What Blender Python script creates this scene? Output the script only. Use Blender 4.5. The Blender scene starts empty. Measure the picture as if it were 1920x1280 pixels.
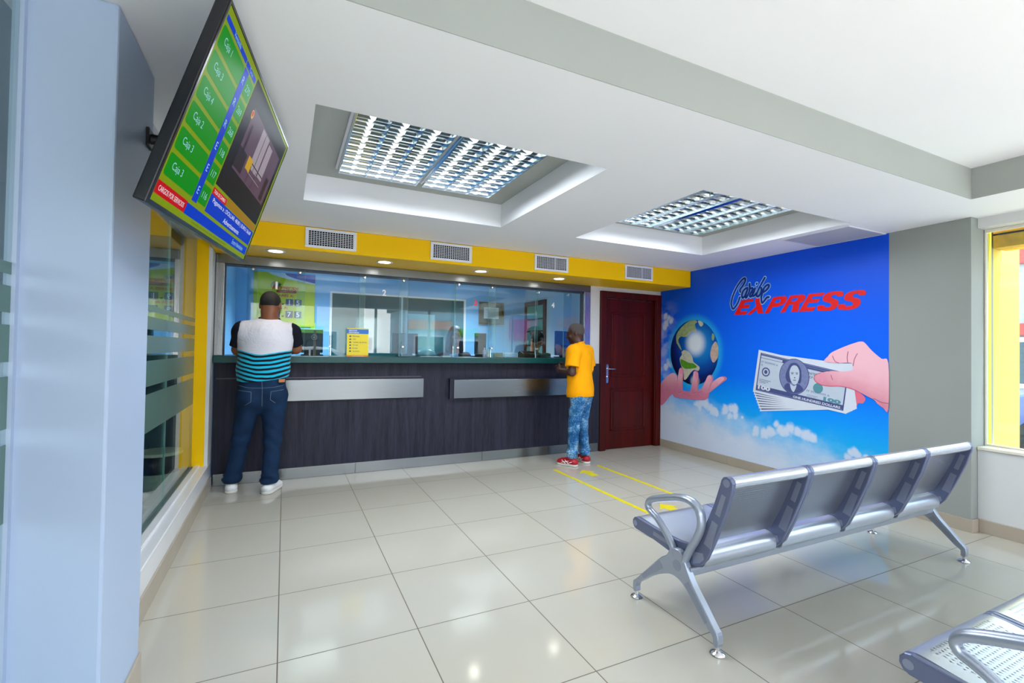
import bpy, bmesh, math, random
import numpy as np
from mathutils import Vector, Matrix

random.seed(7)
SC = bpy.context.scene
SKY, SUN, EXPOSURE, BEAM, SPOT = 3.0, 5.5, 1.40, 8.0, 2.6
COL = SC.collection
PI = math.pi

# ----------------------------------------------------------------- helpers
def lin(c):
    out = []
    for v in c[:3]:
        v = v / 255.0
        out.append(v / 12.92 if v <= 0.04045 else ((v + 0.055) / 1.055) ** 2.4)
    return (out[0], out[1], out[2], 1.0)

MATS = {}
def nodes_of(name):
    m = bpy.data.materials.new(name)
    m.use_nodes = True
    nt = m.node_tree
    b = nt.nodes['Principled BSDF']
    MATS[name] = m
    return m, nt, b

def mat(name, col, rough=0.5, metal=0.0, spec=0.5, var=0.04, vscale=6.0, bump=0.0, bscale=60.0, emit=0.0, stretch=(1, 1, 1), coat=0.0, sheen=0.0, sub=0.0, aniso=0.0):
    """plain procedural surface: base colour with a soft noise variation, optional noise bump"""
    if name in MATS:
        return MATS[name]
    m, nt, b = nodes_of(name)
    L = nt.links
    tc = nt.nodes.new('ShaderNodeTexCoord')
    mp = nt.nodes.new('ShaderNodeMapping'); mp.inputs['Scale'].default_value = stretch
    L.new(tc.outputs['Object'], mp.inputs['Vector'])
    nz = nt.nodes.new('ShaderNodeTexNoise'); nz.inputs['Scale'].default_value = vscale; nz.inputs['Detail'].default_value = 3
    L.new(mp.outputs['Vector'], nz.inputs['Vector'])
    hs = nt.nodes.new('ShaderNodeHueSaturation'); hs.inputs['Color'].default_value = lin(col)
    mr = nt.nodes.new('ShaderNodeMapRange')
    mr.inputs['From Min'].default_value = 0.25; mr.inputs['From Max'].default_value = 0.75
    mr.inputs['To Min'].default_value = 1 - var; mr.inputs['To Max'].default_value = 1 + var
    L.new(nz.outputs['Fac'], mr.inputs['Value']); L.new(mr.outputs['Result'], hs.inputs['Value'])
    L.new(hs.outputs['Color'], b.inputs['Base Color'])
    b.inputs['Roughness'].default_value = rough; b.inputs['Metallic'].default_value = metal
    b.inputs['Specular IOR Level'].default_value = spec
    b.inputs['Coat Weight'].default_value = coat; b.inputs['Sheen Weight'].default_value = sheen
    b.inputs['Anisotropic'].default_value = aniso
    if bump > 0:
        n2 = nt.nodes.new('ShaderNodeTexNoise'); n2.inputs['Scale'].default_value = bscale; n2.inputs['Detail'].default_value = 4
        L.new(mp.outputs['Vector'], n2.inputs['Vector'])
        bp = nt.nodes.new('ShaderNodeBump'); bp.inputs['Strength'].default_value = bump; bp.inputs['Distance'].default_value = 0.01
        L.new(n2.outputs['Fac'], bp.inputs['Height']); L.new(bp.outputs['Normal'], b.inputs['Normal'])
    if emit > 0:
        L.new(hs.outputs['Color'], b.inputs['Emission Color']); b.inputs['Emission Strength'].default_value = emit
    return m

def math_node(nt, op, a, b=None, c=None):
    n = nt.nodes.new('ShaderNodeMath'); n.operation = op
    for i, v in enumerate((a, b, c)):
        if v is None: continue
        if isinstance(v, (int, float)): n.inputs[i].default_value = v
        else: nt.links.new(v, n.inputs[i])
    return n.outputs[0]

def glass_mat(name, tint, gloss_rough=0.0, ior=1.5, frost=None, frost_amt=0.0, gain=1.0):
    """architectural sheet glass: clear transmission mixed with Fresnel reflection"""
    m = bpy.data.materials.new(name); m.use_nodes = True; nt = m.node_tree; nt.nodes.clear(); L = nt.links
    out = nt.nodes.new('ShaderNodeOutputMaterial')
    tr = nt.nodes.new('ShaderNodeBsdfTransparent'); tr.inputs['Color'].default_value = lin(tint)
    gl = nt.nodes.new('ShaderNodeBsdfGlossy'); gl.inputs['Roughness'].default_value = gloss_rough
    geo = nt.nodes.new('ShaderNodeNewGeometry')
    mx = nt.nodes.new('ShaderNodeMix'); mx.data_type = 'FLOAT'
    mx.inputs[2].default_value = ior; mx.inputs[3].default_value = 1.0 / ior
    L.new(geo.outputs['Backfacing'], mx.inputs[0])
    fr = nt.nodes.new('ShaderNodeFresnel'); L.new(mx.outputs[0], fr.inputs['IOR'])
    fac = math_node(nt, 'MULTIPLY', fr.outputs['Fac'], gain)
    sh = nt.nodes.new('ShaderNodeMixShader')
    L.new(fac, sh.inputs['Fac'])
    base = tr.outputs[0]
    if frost is not None:
        df = nt.nodes.new('ShaderNodeBsdfDiffuse'); df.inputs['Color'].default_value = lin(frost)
        tl = nt.nodes.new('ShaderNodeBsdfTranslucent'); tl.inputs['Color'].default_value = lin(frost)
        a = nt.nodes.new('ShaderNodeMixShader'); a.inputs['Fac'].default_value = 0.45
        L.new(df.outputs[0], a.inputs[1]); L.new(tl.outputs[0], a.inputs[2])
        c = nt.nodes.new('ShaderNodeMixShader'); c.inputs['Fac'].default_value = frost_amt
        L.new(tr.outputs[0], c.inputs[1]); L.new(a.outputs[0], c.inputs[2])
        base = c.outputs[0]
    L.new(base, sh.inputs[1]); L.new(gl.outputs[0], sh.inputs[2])
    L.new(sh.outputs[0], out.inputs['Surface'])
    MATS[name] = m
    return m

def emat(name, col, strength):
    m, nt, b = nodes_of(name)
    b.inputs['Base Color'].default_value = lin(col); b.inputs['Emission Color'].default_value = lin(col)
    b.inputs['Emission Strength'].default_value = strength; b.inputs['Roughness'].default_value = 0.6
    return m

def make(name, verts, faces, material=None, parent=None, smooth=False, uvs=None, bev=0.0, seg=2, mats=None, fmat=None, sharp=None):
    me = bpy.data.meshes.new(name)
    me.from_pydata([tuple(v) for v in verts], [], faces)
    if uvs is not None:
        ul = me.uv_layers.new(name='UVMap')
        for l in me.loops: ul.data[l.index].uv = uvs[l.vertex_index]
    me.validate(); me.update()
    o = bpy.data.objects.new(name, me); COL.objects.link(o)
    for mm in (mats or ([material] if material else [])): me.materials.append(mm)
    if fmat is not None:
        for p, k in zip(me.polygons, fmat): p.material_index = k
    if smooth:
        me.polygons.foreach_set('use_smooth', [True] * len(me.polygons))
        if sharp: me.set_sharp_from_angle(angle=math.radians(sharp))
    if bev > 0:
        md = o.modifiers.new('Bevel', 'BEVEL'); md.width = bev; md.segments = seg; md.limit_method = 'ANGLE'; md.angle_limit = math.radians(40)
        md.harden_normals = False
    if parent is not None: o.parent = parent
    return o

class MB:
    """collects primitive shapes; .build() links them as ONE mesh object"""
    def __init__(s): s.v = []; s.f = []; s.m = []
    def add(s, vs, fs, m=0):
        n = len(s.v); s.v += [tuple(v) for v in vs]; s.f += [tuple(i + n for i in f) for f in fs]; s.m += [m] * len(fs); return s
    def box(s, x0, x1, y0, y1, z0, z1, m=0):
        v = [(x0, y0, z0), (x1, y0, z0), (x1, y1, z0), (x0, y1, z0), (x0, y0, z1), (x1, y0, z1), (x1, y1, z1), (x0, y1, z1)]
        return s.add(v, [(3, 2, 1, 0), (4, 5, 6, 7), (0, 1, 5, 4), (1, 2, 6, 5), (2, 3, 7, 6), (3, 0, 4, 7)], m)
    def prism(s, poly, a0, a1, axis='x', m=0):
        """polygon in the two other axes, extruded along axis from a0 to a1"""
        area = sum(poly[i][0] * poly[(i + 1) % len(poly)][1] - poly[(i + 1) % len(poly)][0] * poly[i][1] for i in range(len(poly)))
        if area < 0: poly = list(reversed(poly))
        n = len(poly)
        def P(p, a):
            return (a, p[0], p[1]) if axis == 'x' else ((p[0], a, p[1]) if axis == 'y' else (p[0], p[1], a))
        vs = [P(p, a0) for p in poly] + [P(p, a1) for p in poly]
        fl = axis == 'y'
        f0 = tuple(range(n)); f1 = tuple(range(n, 2 * n))
        fs = [f0 if fl else f0[::-1], f1[::-1] if fl else f1]
        for i in range(n):
            j = (i + 1) % n
            q = (i, j, n + j, n + i)
            fs.append(q[::-1] if fl else q)
        return s.add(vs, fs, m)
    def tube(s, path, r, n=12, closed=False, cap=True, sec=None, up=None, m=0):
        """round (or sec=(ra,rb) elliptical, ra along up) section swept along path; r may be a list"""
        P = [Vector(p) for p in path]; k = len(P)
        rs = r if isinstance(r, (list, tuple)) else [r] * k
        base = len(s.v); vs = []; fs = []
        last = None
        for i in range(k):
            a = P[(i - 1) % k] if (closed or i > 0) else P[i]
            b = P[(i + 1) % k] if (closed or i < k - 1) else P[i]
            t = (b - a).normalized()
            if up is not None: u = Vector(up)
            elif last is not None: u = last
            else: u = Vector((0, 0, 1)) if abs(t.z) < 0.9 else Vector((1, 0, 0))
            u = (u - t * u.dot(t)).normalized(); last = u
            w = t.cross(u)
            ra, rb = (sec[0], sec[1]) if sec else (1, 1)
            for j in range(n):
                an = 2 * PI * j / n
                vs.append(P[i] + u * (math.cos(an) * rs[i] * ra) + w * (math.sin(an) * rs[i] * rb))
        for i in range(k if closed else k - 1):
            i2 = (i + 1) % k
            for j in range(n):
                j2 = (j + 1) % n
                fs.append((i * n + j, i * n + j2, i2 * n + j2, i2 * n + j))
        if cap and not closed:
            fs.append(tuple(reversed(range(n)))); fs.append(tuple((k - 1) * n + j for j in range(n)))
        return s.add(vs, fs, m)
    def lathe(s, prof, c=(0, 0, 0), n=24, axis='z', m=0):
        """profile of (radius, height) revolved about axis through c"""
        vs = []; fs = []
        k = len(prof)
        for (r, h) in prof:
            for j in range(n):
                a = 2 * PI * j / n
                p = (r * math.cos(a), r * math.sin(a), h)
                if axis == 'y': p = (p[0], -p[2], p[1])
                elif axis == 'x': p = (p[2], p[0], p[1])
                vs.append((c[0] + p[0], c[1] + p[1], c[2] + p[2]))
        for i in range(k - 1):
            for j in range(n):
                j2 = (j + 1) % n
                fs.append((i * n + j, i * n + j2, (i + 1) * n + j2, (i + 1) * n + j))
        if prof[0][0] > 1e-6: fs.append(tuple(reversed(range(n))))
        if prof[-1][0] > 1e-6: fs.append(tuple((k - 1) * n + j for j in range(n)))
        return s.add(vs, fs, m)
    def build(s, name, material, parent=None, **kw):
        if isinstance(material, (list, tuple)):
            return make(name, s.v, s.f, None, parent, mats=list(material), fmat=s.m, **kw)
        return make(name, s.v, s.f, material, parent, **kw)

def tag(o, label=None, cat=None, group=None, kind=None):
    if label: o['label'] = label
    if cat: o['category'] = cat
    if group: o['group'] = group
    if kind: o['kind'] = kind
    return o

def thing(name, label, cat, loc=(0, 0, 0), rotz=0.0, group=None):
    o = bpy.data.objects.new(name, None); COL.objects.link(o)
    o.location = loc; o.rotation_euler = (0, 0, rotz); o.empty_display_size = 0.1
    return tag(o, label, cat, group)

def struct(name, mb, material, label=None, **kw):
    o = mb.build(name, material, **kw); o['kind'] = 'structure'
    if label: o['label'] = label
    return o

def copy_tree(o, parent=None):
    c = o.copy(); COL.objects.link(c)
    if parent is not None: c.parent = parent
    for ch in list(o.children): copy_tree(ch, c)
    return c

def spline(pts, closed=True, k=6):
    """Catmull-Rom smoothing of a 2-D or 3-D polyline"""
    P = [np.array(p, float) for p in pts]; n = len(P); out = []
    for i in range(n if closed else n - 1):
        if closed: p0, p1, p2, p3 = P[i - 1], P[i], P[(i + 1) % n], P[(i + 2) % n]
        else: p0, p1, p2, p3 = P[max(i - 1, 0)], P[i], P[i + 1], P[min(i + 2, n - 1)]
        for t in np.linspace(0, 1, k, endpoint=False):
            out.append(0.5 * ((2 * p1) + (-p0 + p2) * t + (2 * p0 - 5 * p1 + 4 * p2 - p3) * t * t + (-p0 + 3 * p1 - 3 * p2 + p3) * t ** 3))
    if not closed: out.append(P[-1])
    return [tuple(float(x) for x in q) for q in out]

def eval_curve(cu):
    o = bpy.data.objects.new('tmp_curve', cu); COL.objects.link(o)
    dg = bpy.context.evaluated_depsgraph_get()
    me = bpy.data.meshes.new_from_object(o.evaluated_get(dg))
    vs = [tuple(v.co) for v in me.vertices]; fs = [tuple(p.vertices) for p in me.polygons]
    bpy.data.objects.remove(o); bpy.data.curves.remove(cu); bpy.data.meshes.remove(me)
    return vs, fs

def flat(polys):
    """2-D filled outline(s) with holes -> verts (x,y,0), faces"""
    cu = bpy.data.curves.new('c', 'CURVE'); cu.dimensions = '2D'; cu.fill_mode = 'BOTH'
    for poly in polys:
        sp = cu.splines.new('POLY'); sp.points.add(len(poly) - 1); sp.use_cyclic_u = True
        for p, q in zip(sp.points, poly): p.co = (q[0], q[1], 0, 1)
    return eval_curve(cu)

def text2d(s, shear=0.0, bold=0.0, spacing=1.0):
    """lettering as a filled outline, scaled so that its box is 0..1 by 0..1; also returns the natural width / height"""
    cu = bpy.data.curves.new('t', 'FONT'); cu.body = s; cu.size = 1.0; cu.shear = shear; cu.offset = bold; cu.space_character = spacing
    cu.resolution_u = 3; cu.fill_mode = 'FRONT'
    vs, fs = eval_curve(cu)
    xs = [v[0] for v in vs]; ys = [v[1] for v in vs]
    x0, x1, y0, y1 = min(xs), max(xs), min(ys), max(ys)
    return [((v[0] - x0) / (x1 - x0), (v[1] - y0) / (y1 - y0)) for v in vs], fs, (x1 - x0) / (y1 - y0)

def put_text(mb, s, x, y, h, z=0.0, w=None, align='l', shear=0.0, bold=0.0, m=0, rot=0.0, fn=None, spacing=1.0):
    vs, fs, asp = text2d(s, shear, bold, spacing)
    w = w or h * asp
    ox = {'l': 0, 'c': -w / 2, 'r': -w}[align]
    ca, sa = math.cos(rot), math.sin(rot)
    out = []
    for a, b in vs:
        px, py = ox + a * w, b * h
        q = (x + px * ca - py * sa, y + px * sa + py * ca)
        if fn: q = fn(*q)
        out.append((q[0], q[1], z))
    mb.add(out, fs, m)

def quad2d(mb, x0, x1, y0, y1, z, m=0):
    mb.add([(x0, y0, z), (x1, y0, z), (x1, y1, z), (x0, y1, z)], [(0, 1, 2, 3)], m)

def rrect(x0, x1, y0, y1, r, n=5):
    out = []
    for cx, cy, a0 in ((x1 - r, y1 - r, 0), (x0 + r, y1 - r, 90), (x0 + r, y0 + r, 180), (x1 - r, y0 + r, 270)):
        for i in range(n + 1):
            a = math.radians(a0 + 90 * i / n); out.append((cx + r * math.cos(a), cy + r * math.sin(a)))
    return out

def frame_obj(o, X, Y, Z, loc):
    m = Matrix(((X[0], Y[0], Z[0], loc[0]), (X[1], Y[1], Z[1], loc[1]), (X[2], Y[2], Z[2], loc[2]), (0, 0, 0, 1)))
    o.matrix_world = m
    return o

# --------------------------------------------------------------- materials
def tile_material():
    m, nt, b = nodes_of('floor_tile'); L = nt.links
    geo = nt.nodes.new('ShaderNodeNewGeometry')
    sep = nt.nodes.new('ShaderNodeSeparateXYZ'); L.new(geo.outputs['Position'], sep.inputs[0])
    P = 0.6
    masks = []; cells = []
    for ax in ('X', 'Y'):
        q = math_node(nt, 'DIVIDE', sep.outputs[ax], P)
        r = math_node(nt, 'ROUND', q)
        d = math_node(nt, 'ABSOLUTE', math_node(nt, 'SUBTRACT', q, r))
        masks.append(math_node(nt, 'LESS_THAN', d, 0.0024 / P))
        cells.append(math_node(nt, 'FLOOR', q))
    grout = math_node(nt, 'MAXIMUM', masks[0], masks[1])
    cb = nt.nodes.new('ShaderNodeCombineXYZ'); L.new(cells[0], cb.inputs[0]); L.new(cells[1], cb.inputs[1])
    wn = nt.nodes.new('ShaderNodeTexWhiteNoise'); wn.noise_dimensions = '2D'; L.new(cb.outputs[0], wn.inputs['Vector'])
    nz = nt.nodes.new('ShaderNodeTexNoise'); nz.inputs['Scale'].default_value = 3.0; nz.inputs['Detail'].default_value = 4
    L.new(geo.outputs['Position'], nz.inputs['Vector'])
    v = math_node(nt, 'ADD', math_node(nt, 'MULTIPLY', wn.outputs['Value'], 0.035), math_node(nt, 'MULTIPLY', nz.outputs['Fac'], 0.07))
    v = math_node(nt, 'ADD', v, 0.945)
    hs = nt.nodes.new('ShaderNodeHueSaturation'); hs.inputs['Color'].default_value = lin((188, 184, 172)); L.new(v, hs.inputs['Value'])
    mx = nt.nodes.new('ShaderNodeMix'); mx.data_type = 'RGBA'
    L.new(grout, mx.inputs[0]); L.new(hs.outputs[0], mx.inputs[6]); mx.inputs[7].default_value = lin((96, 86, 74))
    L.new(mx.outputs[2], b.inputs['Base Color'])
    n2 = nt.nodes.new('ShaderNodeTexNoise'); n2.inputs['Scale'].default_value = 1.7; n2.inputs['Detail'].default_value = 3
    L.new(geo.outputs['Position'], n2.inputs['Vector'])
    r0 = math_node(nt, 'ADD', math_node(nt, 'MULTIPLY', n2.outputs['Fac'], 0.09), 0.055)
    rr = math_node(nt, 'ADD', r0, math_node(nt, 'MULTIPLY', grout, 0.5))
    L.new(rr, b.inputs['Roughness']); b.inputs['Specular IOR Level'].default_value = 0.62
    bp = nt.nodes.new('ShaderNodeBump'); bp.inputs['Strength'].default_value = 0.25; bp.inputs['Distance'].default_value = 0.002
    L.new(math_node(nt, 'SUBTRACT', 1.0, grout), bp.inputs['Height']); L.new(bp.outputs[0], b.inputs['Normal'])
    return m

def wood_material(name, c1, c2, rough, axis='z', scale=14.0, spec=0.5, stretch=0.06):
    m, nt, b = nodes_of(name); L = nt.links
    geo = nt.nodes.new('ShaderNodeNewGeometry')
    mp = nt.nodes.new('ShaderNodeMapping')
    sc = [1.0, 1.0, 1.0]; sc['xyz'.index(axis)] = stretch
    mp.inputs['Scale'].default_value = sc
    L.new(geo.outputs['Position'], mp.inputs['Vector'])
    n1 = nt.nodes.new('ShaderNodeTexNoise'); n1.inputs['Scale'].default_value = scale; n1.inputs['Detail'].default_value = 8; n1.inputs['Roughness'].default_value = 0.65
    n1.inputs['Distortion'].default_value = 0.6
    L.new(mp.outputs[0], n1.inputs['Vector'])
    n2 = nt.nodes.new('ShaderNodeTexNoise'); n2.inputs['Scale'].default_value = scale * 9; n2.inputs['Detail'].default_value = 2
    L.new(mp.outputs[0], n2.inputs['Vector'])
    f = math_node(nt, 'ADD', math_node(nt, 'MULTIPLY', n1.outputs['Fac'], 0.7), math_node(nt, 'MULTIPLY', n2.outputs['Fac'], 0.3))
    cr = nt.nodes.new('ShaderNodeValToRGB'); cr.color_ramp.elements[0].position = 0.36; cr.color_ramp.elements[1].position = 0.66
    cr.color_ramp.elements[0].color = lin(c1); cr.color_ramp.elements[1].color = lin(c2)
    L.new(f, cr.inputs[0]); L.new(cr.outputs[0], b.inputs['Base Color'])
    b.inputs['Roughness'].default_value = rough; b.inputs['Specular IOR Level'].default_value = spec
    bp = nt.nodes.new('ShaderNodeBump'); bp.inputs['Strength'].default_value = 0.08; bp.inputs['Distance'].default_value = 0.004
    L.new(f, bp.inputs['Height']); L.new(bp.outputs[0], b.inputs['Normal'])
    return m

def perforated_material(name, col, rough, pu, pv, ru, rv, margin, size, offset=0.5, metal=0.9, alt=False):
    """sheet steel pierced by rows of holes; UV in metres from the sheet's corner, size = (width, length)"""
    m = bpy.data.materials.new(name); m.use_nodes = True; nt = m.node_tree; L = nt.links
    b = nt.nodes['Principled BSDF']; out = nt.nodes['Material Output']
    uv = nt.nodes.new('ShaderNodeUVMap'); uv.uv_map = 'UVMap'
    sep = nt.nodes.new('ShaderNodeSeparateXYZ'); L.new(uv.outputs[0], sep.inputs[0])
    v = math_node(nt, 'DIVIDE', sep.outputs['Y'], pv)
    row = math_node(nt, 'FLOOR', v)
    odd = math_node(nt, 'ABSOLUTE', math_node(nt, 'MODULO', row, 2.0))
    u = math_node(nt, 'ADD', math_node(nt, 'DIVIDE', sep.outputs['X'], pu), math_node(nt, 'MULTIPLY', odd, offset))
    du = math_node(nt, 'MULTIPLY', math_node(nt, 'SUBTRACT', math_node(nt, 'FRACT', u), 0.5), pu)
    dv = math_node(nt, 'MULTIPLY', math_node(nt, 'SUBTRACT', math_node(nt, 'FRACT', v), 0.5), pv)
    a = math_node(nt, 'DIVIDE', du, ru)
    if alt:
        rvv = math_node(nt, 'ADD', rv, math_node(nt, 'MULTIPLY', odd, rv * 0.5))
        c = math_node(nt, 'DIVIDE', dv, rvv)
    else:
        c = math_node(nt, 'DIVIDE', dv, rv)
    d = math_node(nt, 'ADD', math_node(nt, 'MULTIPLY', a, a), math_node(nt, 'MULTIPLY', c, c))
    hole = math_node(nt, 'LESS_THAN', d, 1.0)
    for s_, ext, mg in (('X', size[0], margin[0]), ('Y', size[1], margin[1])):
        hole = math_node(nt, 'MULTIPLY', hole, math_node(nt, 'GREATER_THAN', sep.outputs[s_], mg))
        hole = math_node(nt, 'MULTIPLY', hole, math_node(nt, 'LESS_THAN', sep.outputs[s_], ext - (margin[2] if s_ == 'Y' else mg)))
    b.inputs['Base Color'].default_value = lin(col); b.inputs['Metallic'].default_value = metal; b.inputs['Roughness'].default_value = rough
    tr = nt.nodes.new('ShaderNodeBsdfTransparent')
    mx = nt.nodes.new('ShaderNodeMixShader'); L.new(hole, mx.inputs[0]); L.new(b.outputs[0], mx.inputs[1]); L.new(tr.outputs[0], mx.inputs[2])
    L.new(mx.outputs[0], out.inputs['Surface'])
    MATS[name] = m
    return m

def brushed_material(name, col, rough, axis='x', metal=1.0):
    m, nt, b = nodes_of(name); L = nt.links
    geo = nt.nodes.new('ShaderNodeNewGeometry')
    mp = nt.nodes.new('ShaderNodeMapping'); sc = [180.0] * 3; sc['xyz'.index(axis)] = 2.0; mp.inputs['Scale'].default_value = sc
    L.new(geo.outputs['Position'], mp.inputs['Vector'])
    nz = nt.nodes.new('ShaderNodeTexNoise'); nz.inputs['Scale'].default_value = 1.0; nz.inputs['Detail'].default_value = 3
    L.new(mp.outputs[0], nz.inputs['Vector'])
    n3 = nt.nodes.new('ShaderNodeTexNoise'); n3.inputs['Scale'].default_value = 2.2; n3.inputs['Detail'].default_value = 2
    L.new(geo.outputs['Position'], n3.inputs['Vector'])
    L.new(math_node(nt, 'ADD', math_node(nt, 'MULTIPLY', nz.outputs['Fac'], 0.14), rough - 0.07), b.inputs['Roughness'])
    b.inputs['Base Color'].default_value = lin(col); b.inputs['Metallic'].default_value = metal
    bp = nt.nodes.new('ShaderNodeBump'); bp.inputs['Strength'].default_value = 0.12; bp.inputs['Distance'].default_value = 0.02
    L.new(n3.outputs['Fac'], bp.inputs['Height']); L.new(bp.outputs[0], b.inputs['Normal'])
    return m

FLOOR = tile_material()
SKIRT = mat('skirting_tile', (172, 161, 146), 0.25, var=0.05, vscale=2.5)
GROUT = mat('grout', (120, 108, 92), 0.8)
CEIL = mat('ceiling_paint', (243, 244, 249), 0.75, spec=0.25, var=0.012, vscale=1.5, bump=0.02, bscale=30)
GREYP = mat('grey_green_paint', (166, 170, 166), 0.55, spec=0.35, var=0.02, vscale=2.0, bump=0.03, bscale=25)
WALLGREY = mat('pillar_grey_paint', (150, 155, 151), 0.55, spec=0.35, var=0.03, vscale=2.0, bump=0.03, bscale=25)
WHITEP = mat('white_paint', (212, 213, 214), 0.45, spec=0.4, var=0.02, vscale=2.0, bump=0.03, bscale=25)
PILLARP = mat('pillar_paint', (172, 191, 218), 0.4, spec=0.4, var=0.02, vscale=1.6, bump=0.05, bscale=12)
SILLP = mat('sill_gloss_paint', (232, 234, 238), 0.18, spec=0.6, var=0.02)
YELLOW = mat('yellow_paint', (255, 200, 0), 0.45, spec=0.15, var=0.015, vscale=2.0)
STEEL = brushed_material('brushed_steel', (128, 132, 134), 0.24, 'x')
STEELV = brushed_material('brushed_steel_upright', (184, 183, 181), 0.26, 'z')
CHROME = mat('chrome', (225, 225, 228), 0.08, 1.0, var=0.0)
WOOD = wood_material('grey_wood_laminate', (22, 23, 36), (50, 51, 70), 0.5, 'z', 13.0, 0.28)
DOORW = wood_material('mahogany', (48, 3, 2), (88, 9, 6), 0.4, 'z', 11.0, 0.25)
GREENTOP = mat('green_worktop', (8, 72, 72), 0.3, spec=0.4, var=0.12, vscale=40)
BLUEW = mat('blue_wall_paint', (124, 190, 248), 0.6, var=0.02, vscale=2.0)
PALEW = mat('pale_blue_wall_paint', (186, 205, 220), 0.6, var=0.02, vscale=2.0)
TEALW = mat('dim_teal_wall_paint', (66, 108, 116), 0.7, var=0.05, vscale=1.5)
DARKW = mat('dark_wall_paint', (30, 36, 52), 0.6, var=0.06)
GLASS = glass_mat('clear_glass', (236, 246, 244), gain=1.25)
SERVICEGLASS = glass_mat('service_glass', (238, 247, 247), gain=1.35)
GLASSEDGE = mat('glass_edge', (150, 205, 196), 0.15, spec=0.8)
FROST = glass_mat('frosted_film', (150, 190, 182), gloss_rough=0.25, frost=(122, 158, 150), frost_amt=0.86, gain=0.8)
BLACKP = mat('black_plastic', (14, 14, 17), 0.35, spec=0.5)
GAP_SHADE = mat('painted_gap_shade', (7, 7, 9), 0.9, spec=0.1)  # near-black colour painted in for the shade of openings
WHITEPL = mat('white_plastic', (232, 232, 238), 0.4, var=0.01)
TAPE = mat('yellow_floor_tape', (226, 208, 10), 0.4, var=0.05)
LAMP_ON = emat('lit_tube', (240, 248, 255), 1.8)
LAMP_OFF = emat('dim_tube', (214, 222, 222), 0.04)
DOWN_ON = emat('lit_downlight', (255, 248, 236), 5.0)
ALU = mat('mirror_aluminium', (222, 228, 232), 0.1, 1.0, var=0.0)
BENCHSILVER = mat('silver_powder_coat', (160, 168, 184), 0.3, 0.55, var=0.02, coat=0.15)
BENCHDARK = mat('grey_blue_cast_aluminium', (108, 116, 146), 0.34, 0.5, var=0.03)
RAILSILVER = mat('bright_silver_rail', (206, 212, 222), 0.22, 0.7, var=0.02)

# -------------------------------------------------------------- room shell
K_M = 0.0376                                      # the mural wall stands a touch out of square
XM = lambda y: 5.33 + K_M * (y - 0.09)
CS = math.sqrt(1 + K_M * K_M)
MX = (-K_M / CS, -1 / CS, 0.0); MY = (0, 0, 1.0); MZ = (-1 / CS, K_M / CS, 0.0)

b = MB().box(-3.3, 5.62, -3.45, 5.75, -0.12, 0.0)
struct('floor', b, FLOOR)

# ceiling: dropped part with two light recesses, raised part over the waiting area
b = MB()
xs = [-0.22, 0.70, 2.29, 3.07, 4.73, 5.62]; ys = [-0.10, 0.62, 2.14, 3.62]
for i in range(5):
    for j in range(3):
        if j == 1 and i in (1, 3): continue
        b.box(xs[i], xs[i + 1], ys[j], ys[j + 1], 2.41, 2.61, 0)
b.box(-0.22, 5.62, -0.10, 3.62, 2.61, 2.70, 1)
b.box(-0.22, 4.80, -3.45, -0.10, 2.62, 2.70, 0)
b.box(4.80, 5.62, -3.45, -0.10, 2.41, 2.70, 0)
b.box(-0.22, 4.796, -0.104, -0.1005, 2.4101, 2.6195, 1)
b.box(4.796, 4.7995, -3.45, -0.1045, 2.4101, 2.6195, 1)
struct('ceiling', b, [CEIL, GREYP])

# yellow bulkhead over the counter
b = MB().prism([(2.96, 2.196), (3.64, 2.196), (3.64, 2.409), (2.96, 2.409)], 0.002, 5.425, 'x')
struct('trim_1', b, YELLOW, bev=0.004)

# left side: pillar, low plinth with sill, header, yellow jamb, return
b = MB().box(-0.12, 0.105, 0.245, 0.70, 0.0, 2.41)
struct('column', b, PILLARP, bev=0.008)
b = MB()
b.box(-0.20, 0.0, 0.70, 3.56, 0.0, 0.235, 0)
b.box(-0.20, 0.0, 0.70, 3.56, 2.27, 2.41, 1)
b.box(-0.20, 0.0, 3.36, 3.56, 0.235, 2.27, 1)
struct('wall_left', b, [SILLP, WHITEP])
b = MB().box(-0.10, 0.006, 0.70, 3.36, 0.235, 0.256).box(-0.10, -0.055, 0.70, 3.36, 0.256, 0.268)
struct('trim_2', b, SILLP, bev=0.004)
b = MB().box(-0.1175, -0.026, 3.335, 3.36, 0.2565, 2.27)
struct('trim_3', b, YELLOW)
b = MB().box(-0.0255, 0.002, 3.337, 3.36, 0.2565, 2.27)
struct('trim_5', b, WHITEP)
b = MB()
for y0 in np.arange(0.705, 3.55, 0.6):
    b.box(0.0, 0.010, y0, min(y0 + 0.597, 3.555), 0.0, 0.118)
b.box(0.105, 0.115, 0.24, 0.70, 0.0, 0.118).box(-0.11, 0.115, 0.235, 0.245, 0.0, 0.118)
struct('baseboard_left', b, SKIRT, bev=0.002)

# left glazing (two panes with frosted bands) and the pane nearer the camera
BANDS = [(1.53, 1.565), (1.42, 1.497), (1.278, 1.385), (1.085, 1.236), (0.814, 1.04)]
def pane_window(name, x, y0, y1, z0, z1, label, split):
    w = bpy.data.objects.new(name, None); COL.objects.link(w); w['kind'] = 'structure'; w['label'] = label
    edges = [y0] + split + [y1]
    for i in range(len(edges) - 1):
        a, c = edges[i] + (0.002 if i else 0), edges[i + 1] - (0.002 if i < len(edges) - 2 else 0)
        MB().box(x - 0.010, x, a, c, z0, z1).build('pane', GLASS, w)
        fb = MB()
        for (za, zb) in BANDS:
            fb.add([(x + 0.0006, a, za), (x + 0.0006, c, za), (x + 0.0006, c, zb), (x + 0.0006, a, zb)], [(0, 1, 2, 3)])
        f = fb.build('frosted_film', FROST, w); f['kind'] = 'structure'
    for o in w.children: o['kind'] = 'structure'
    return w
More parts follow.
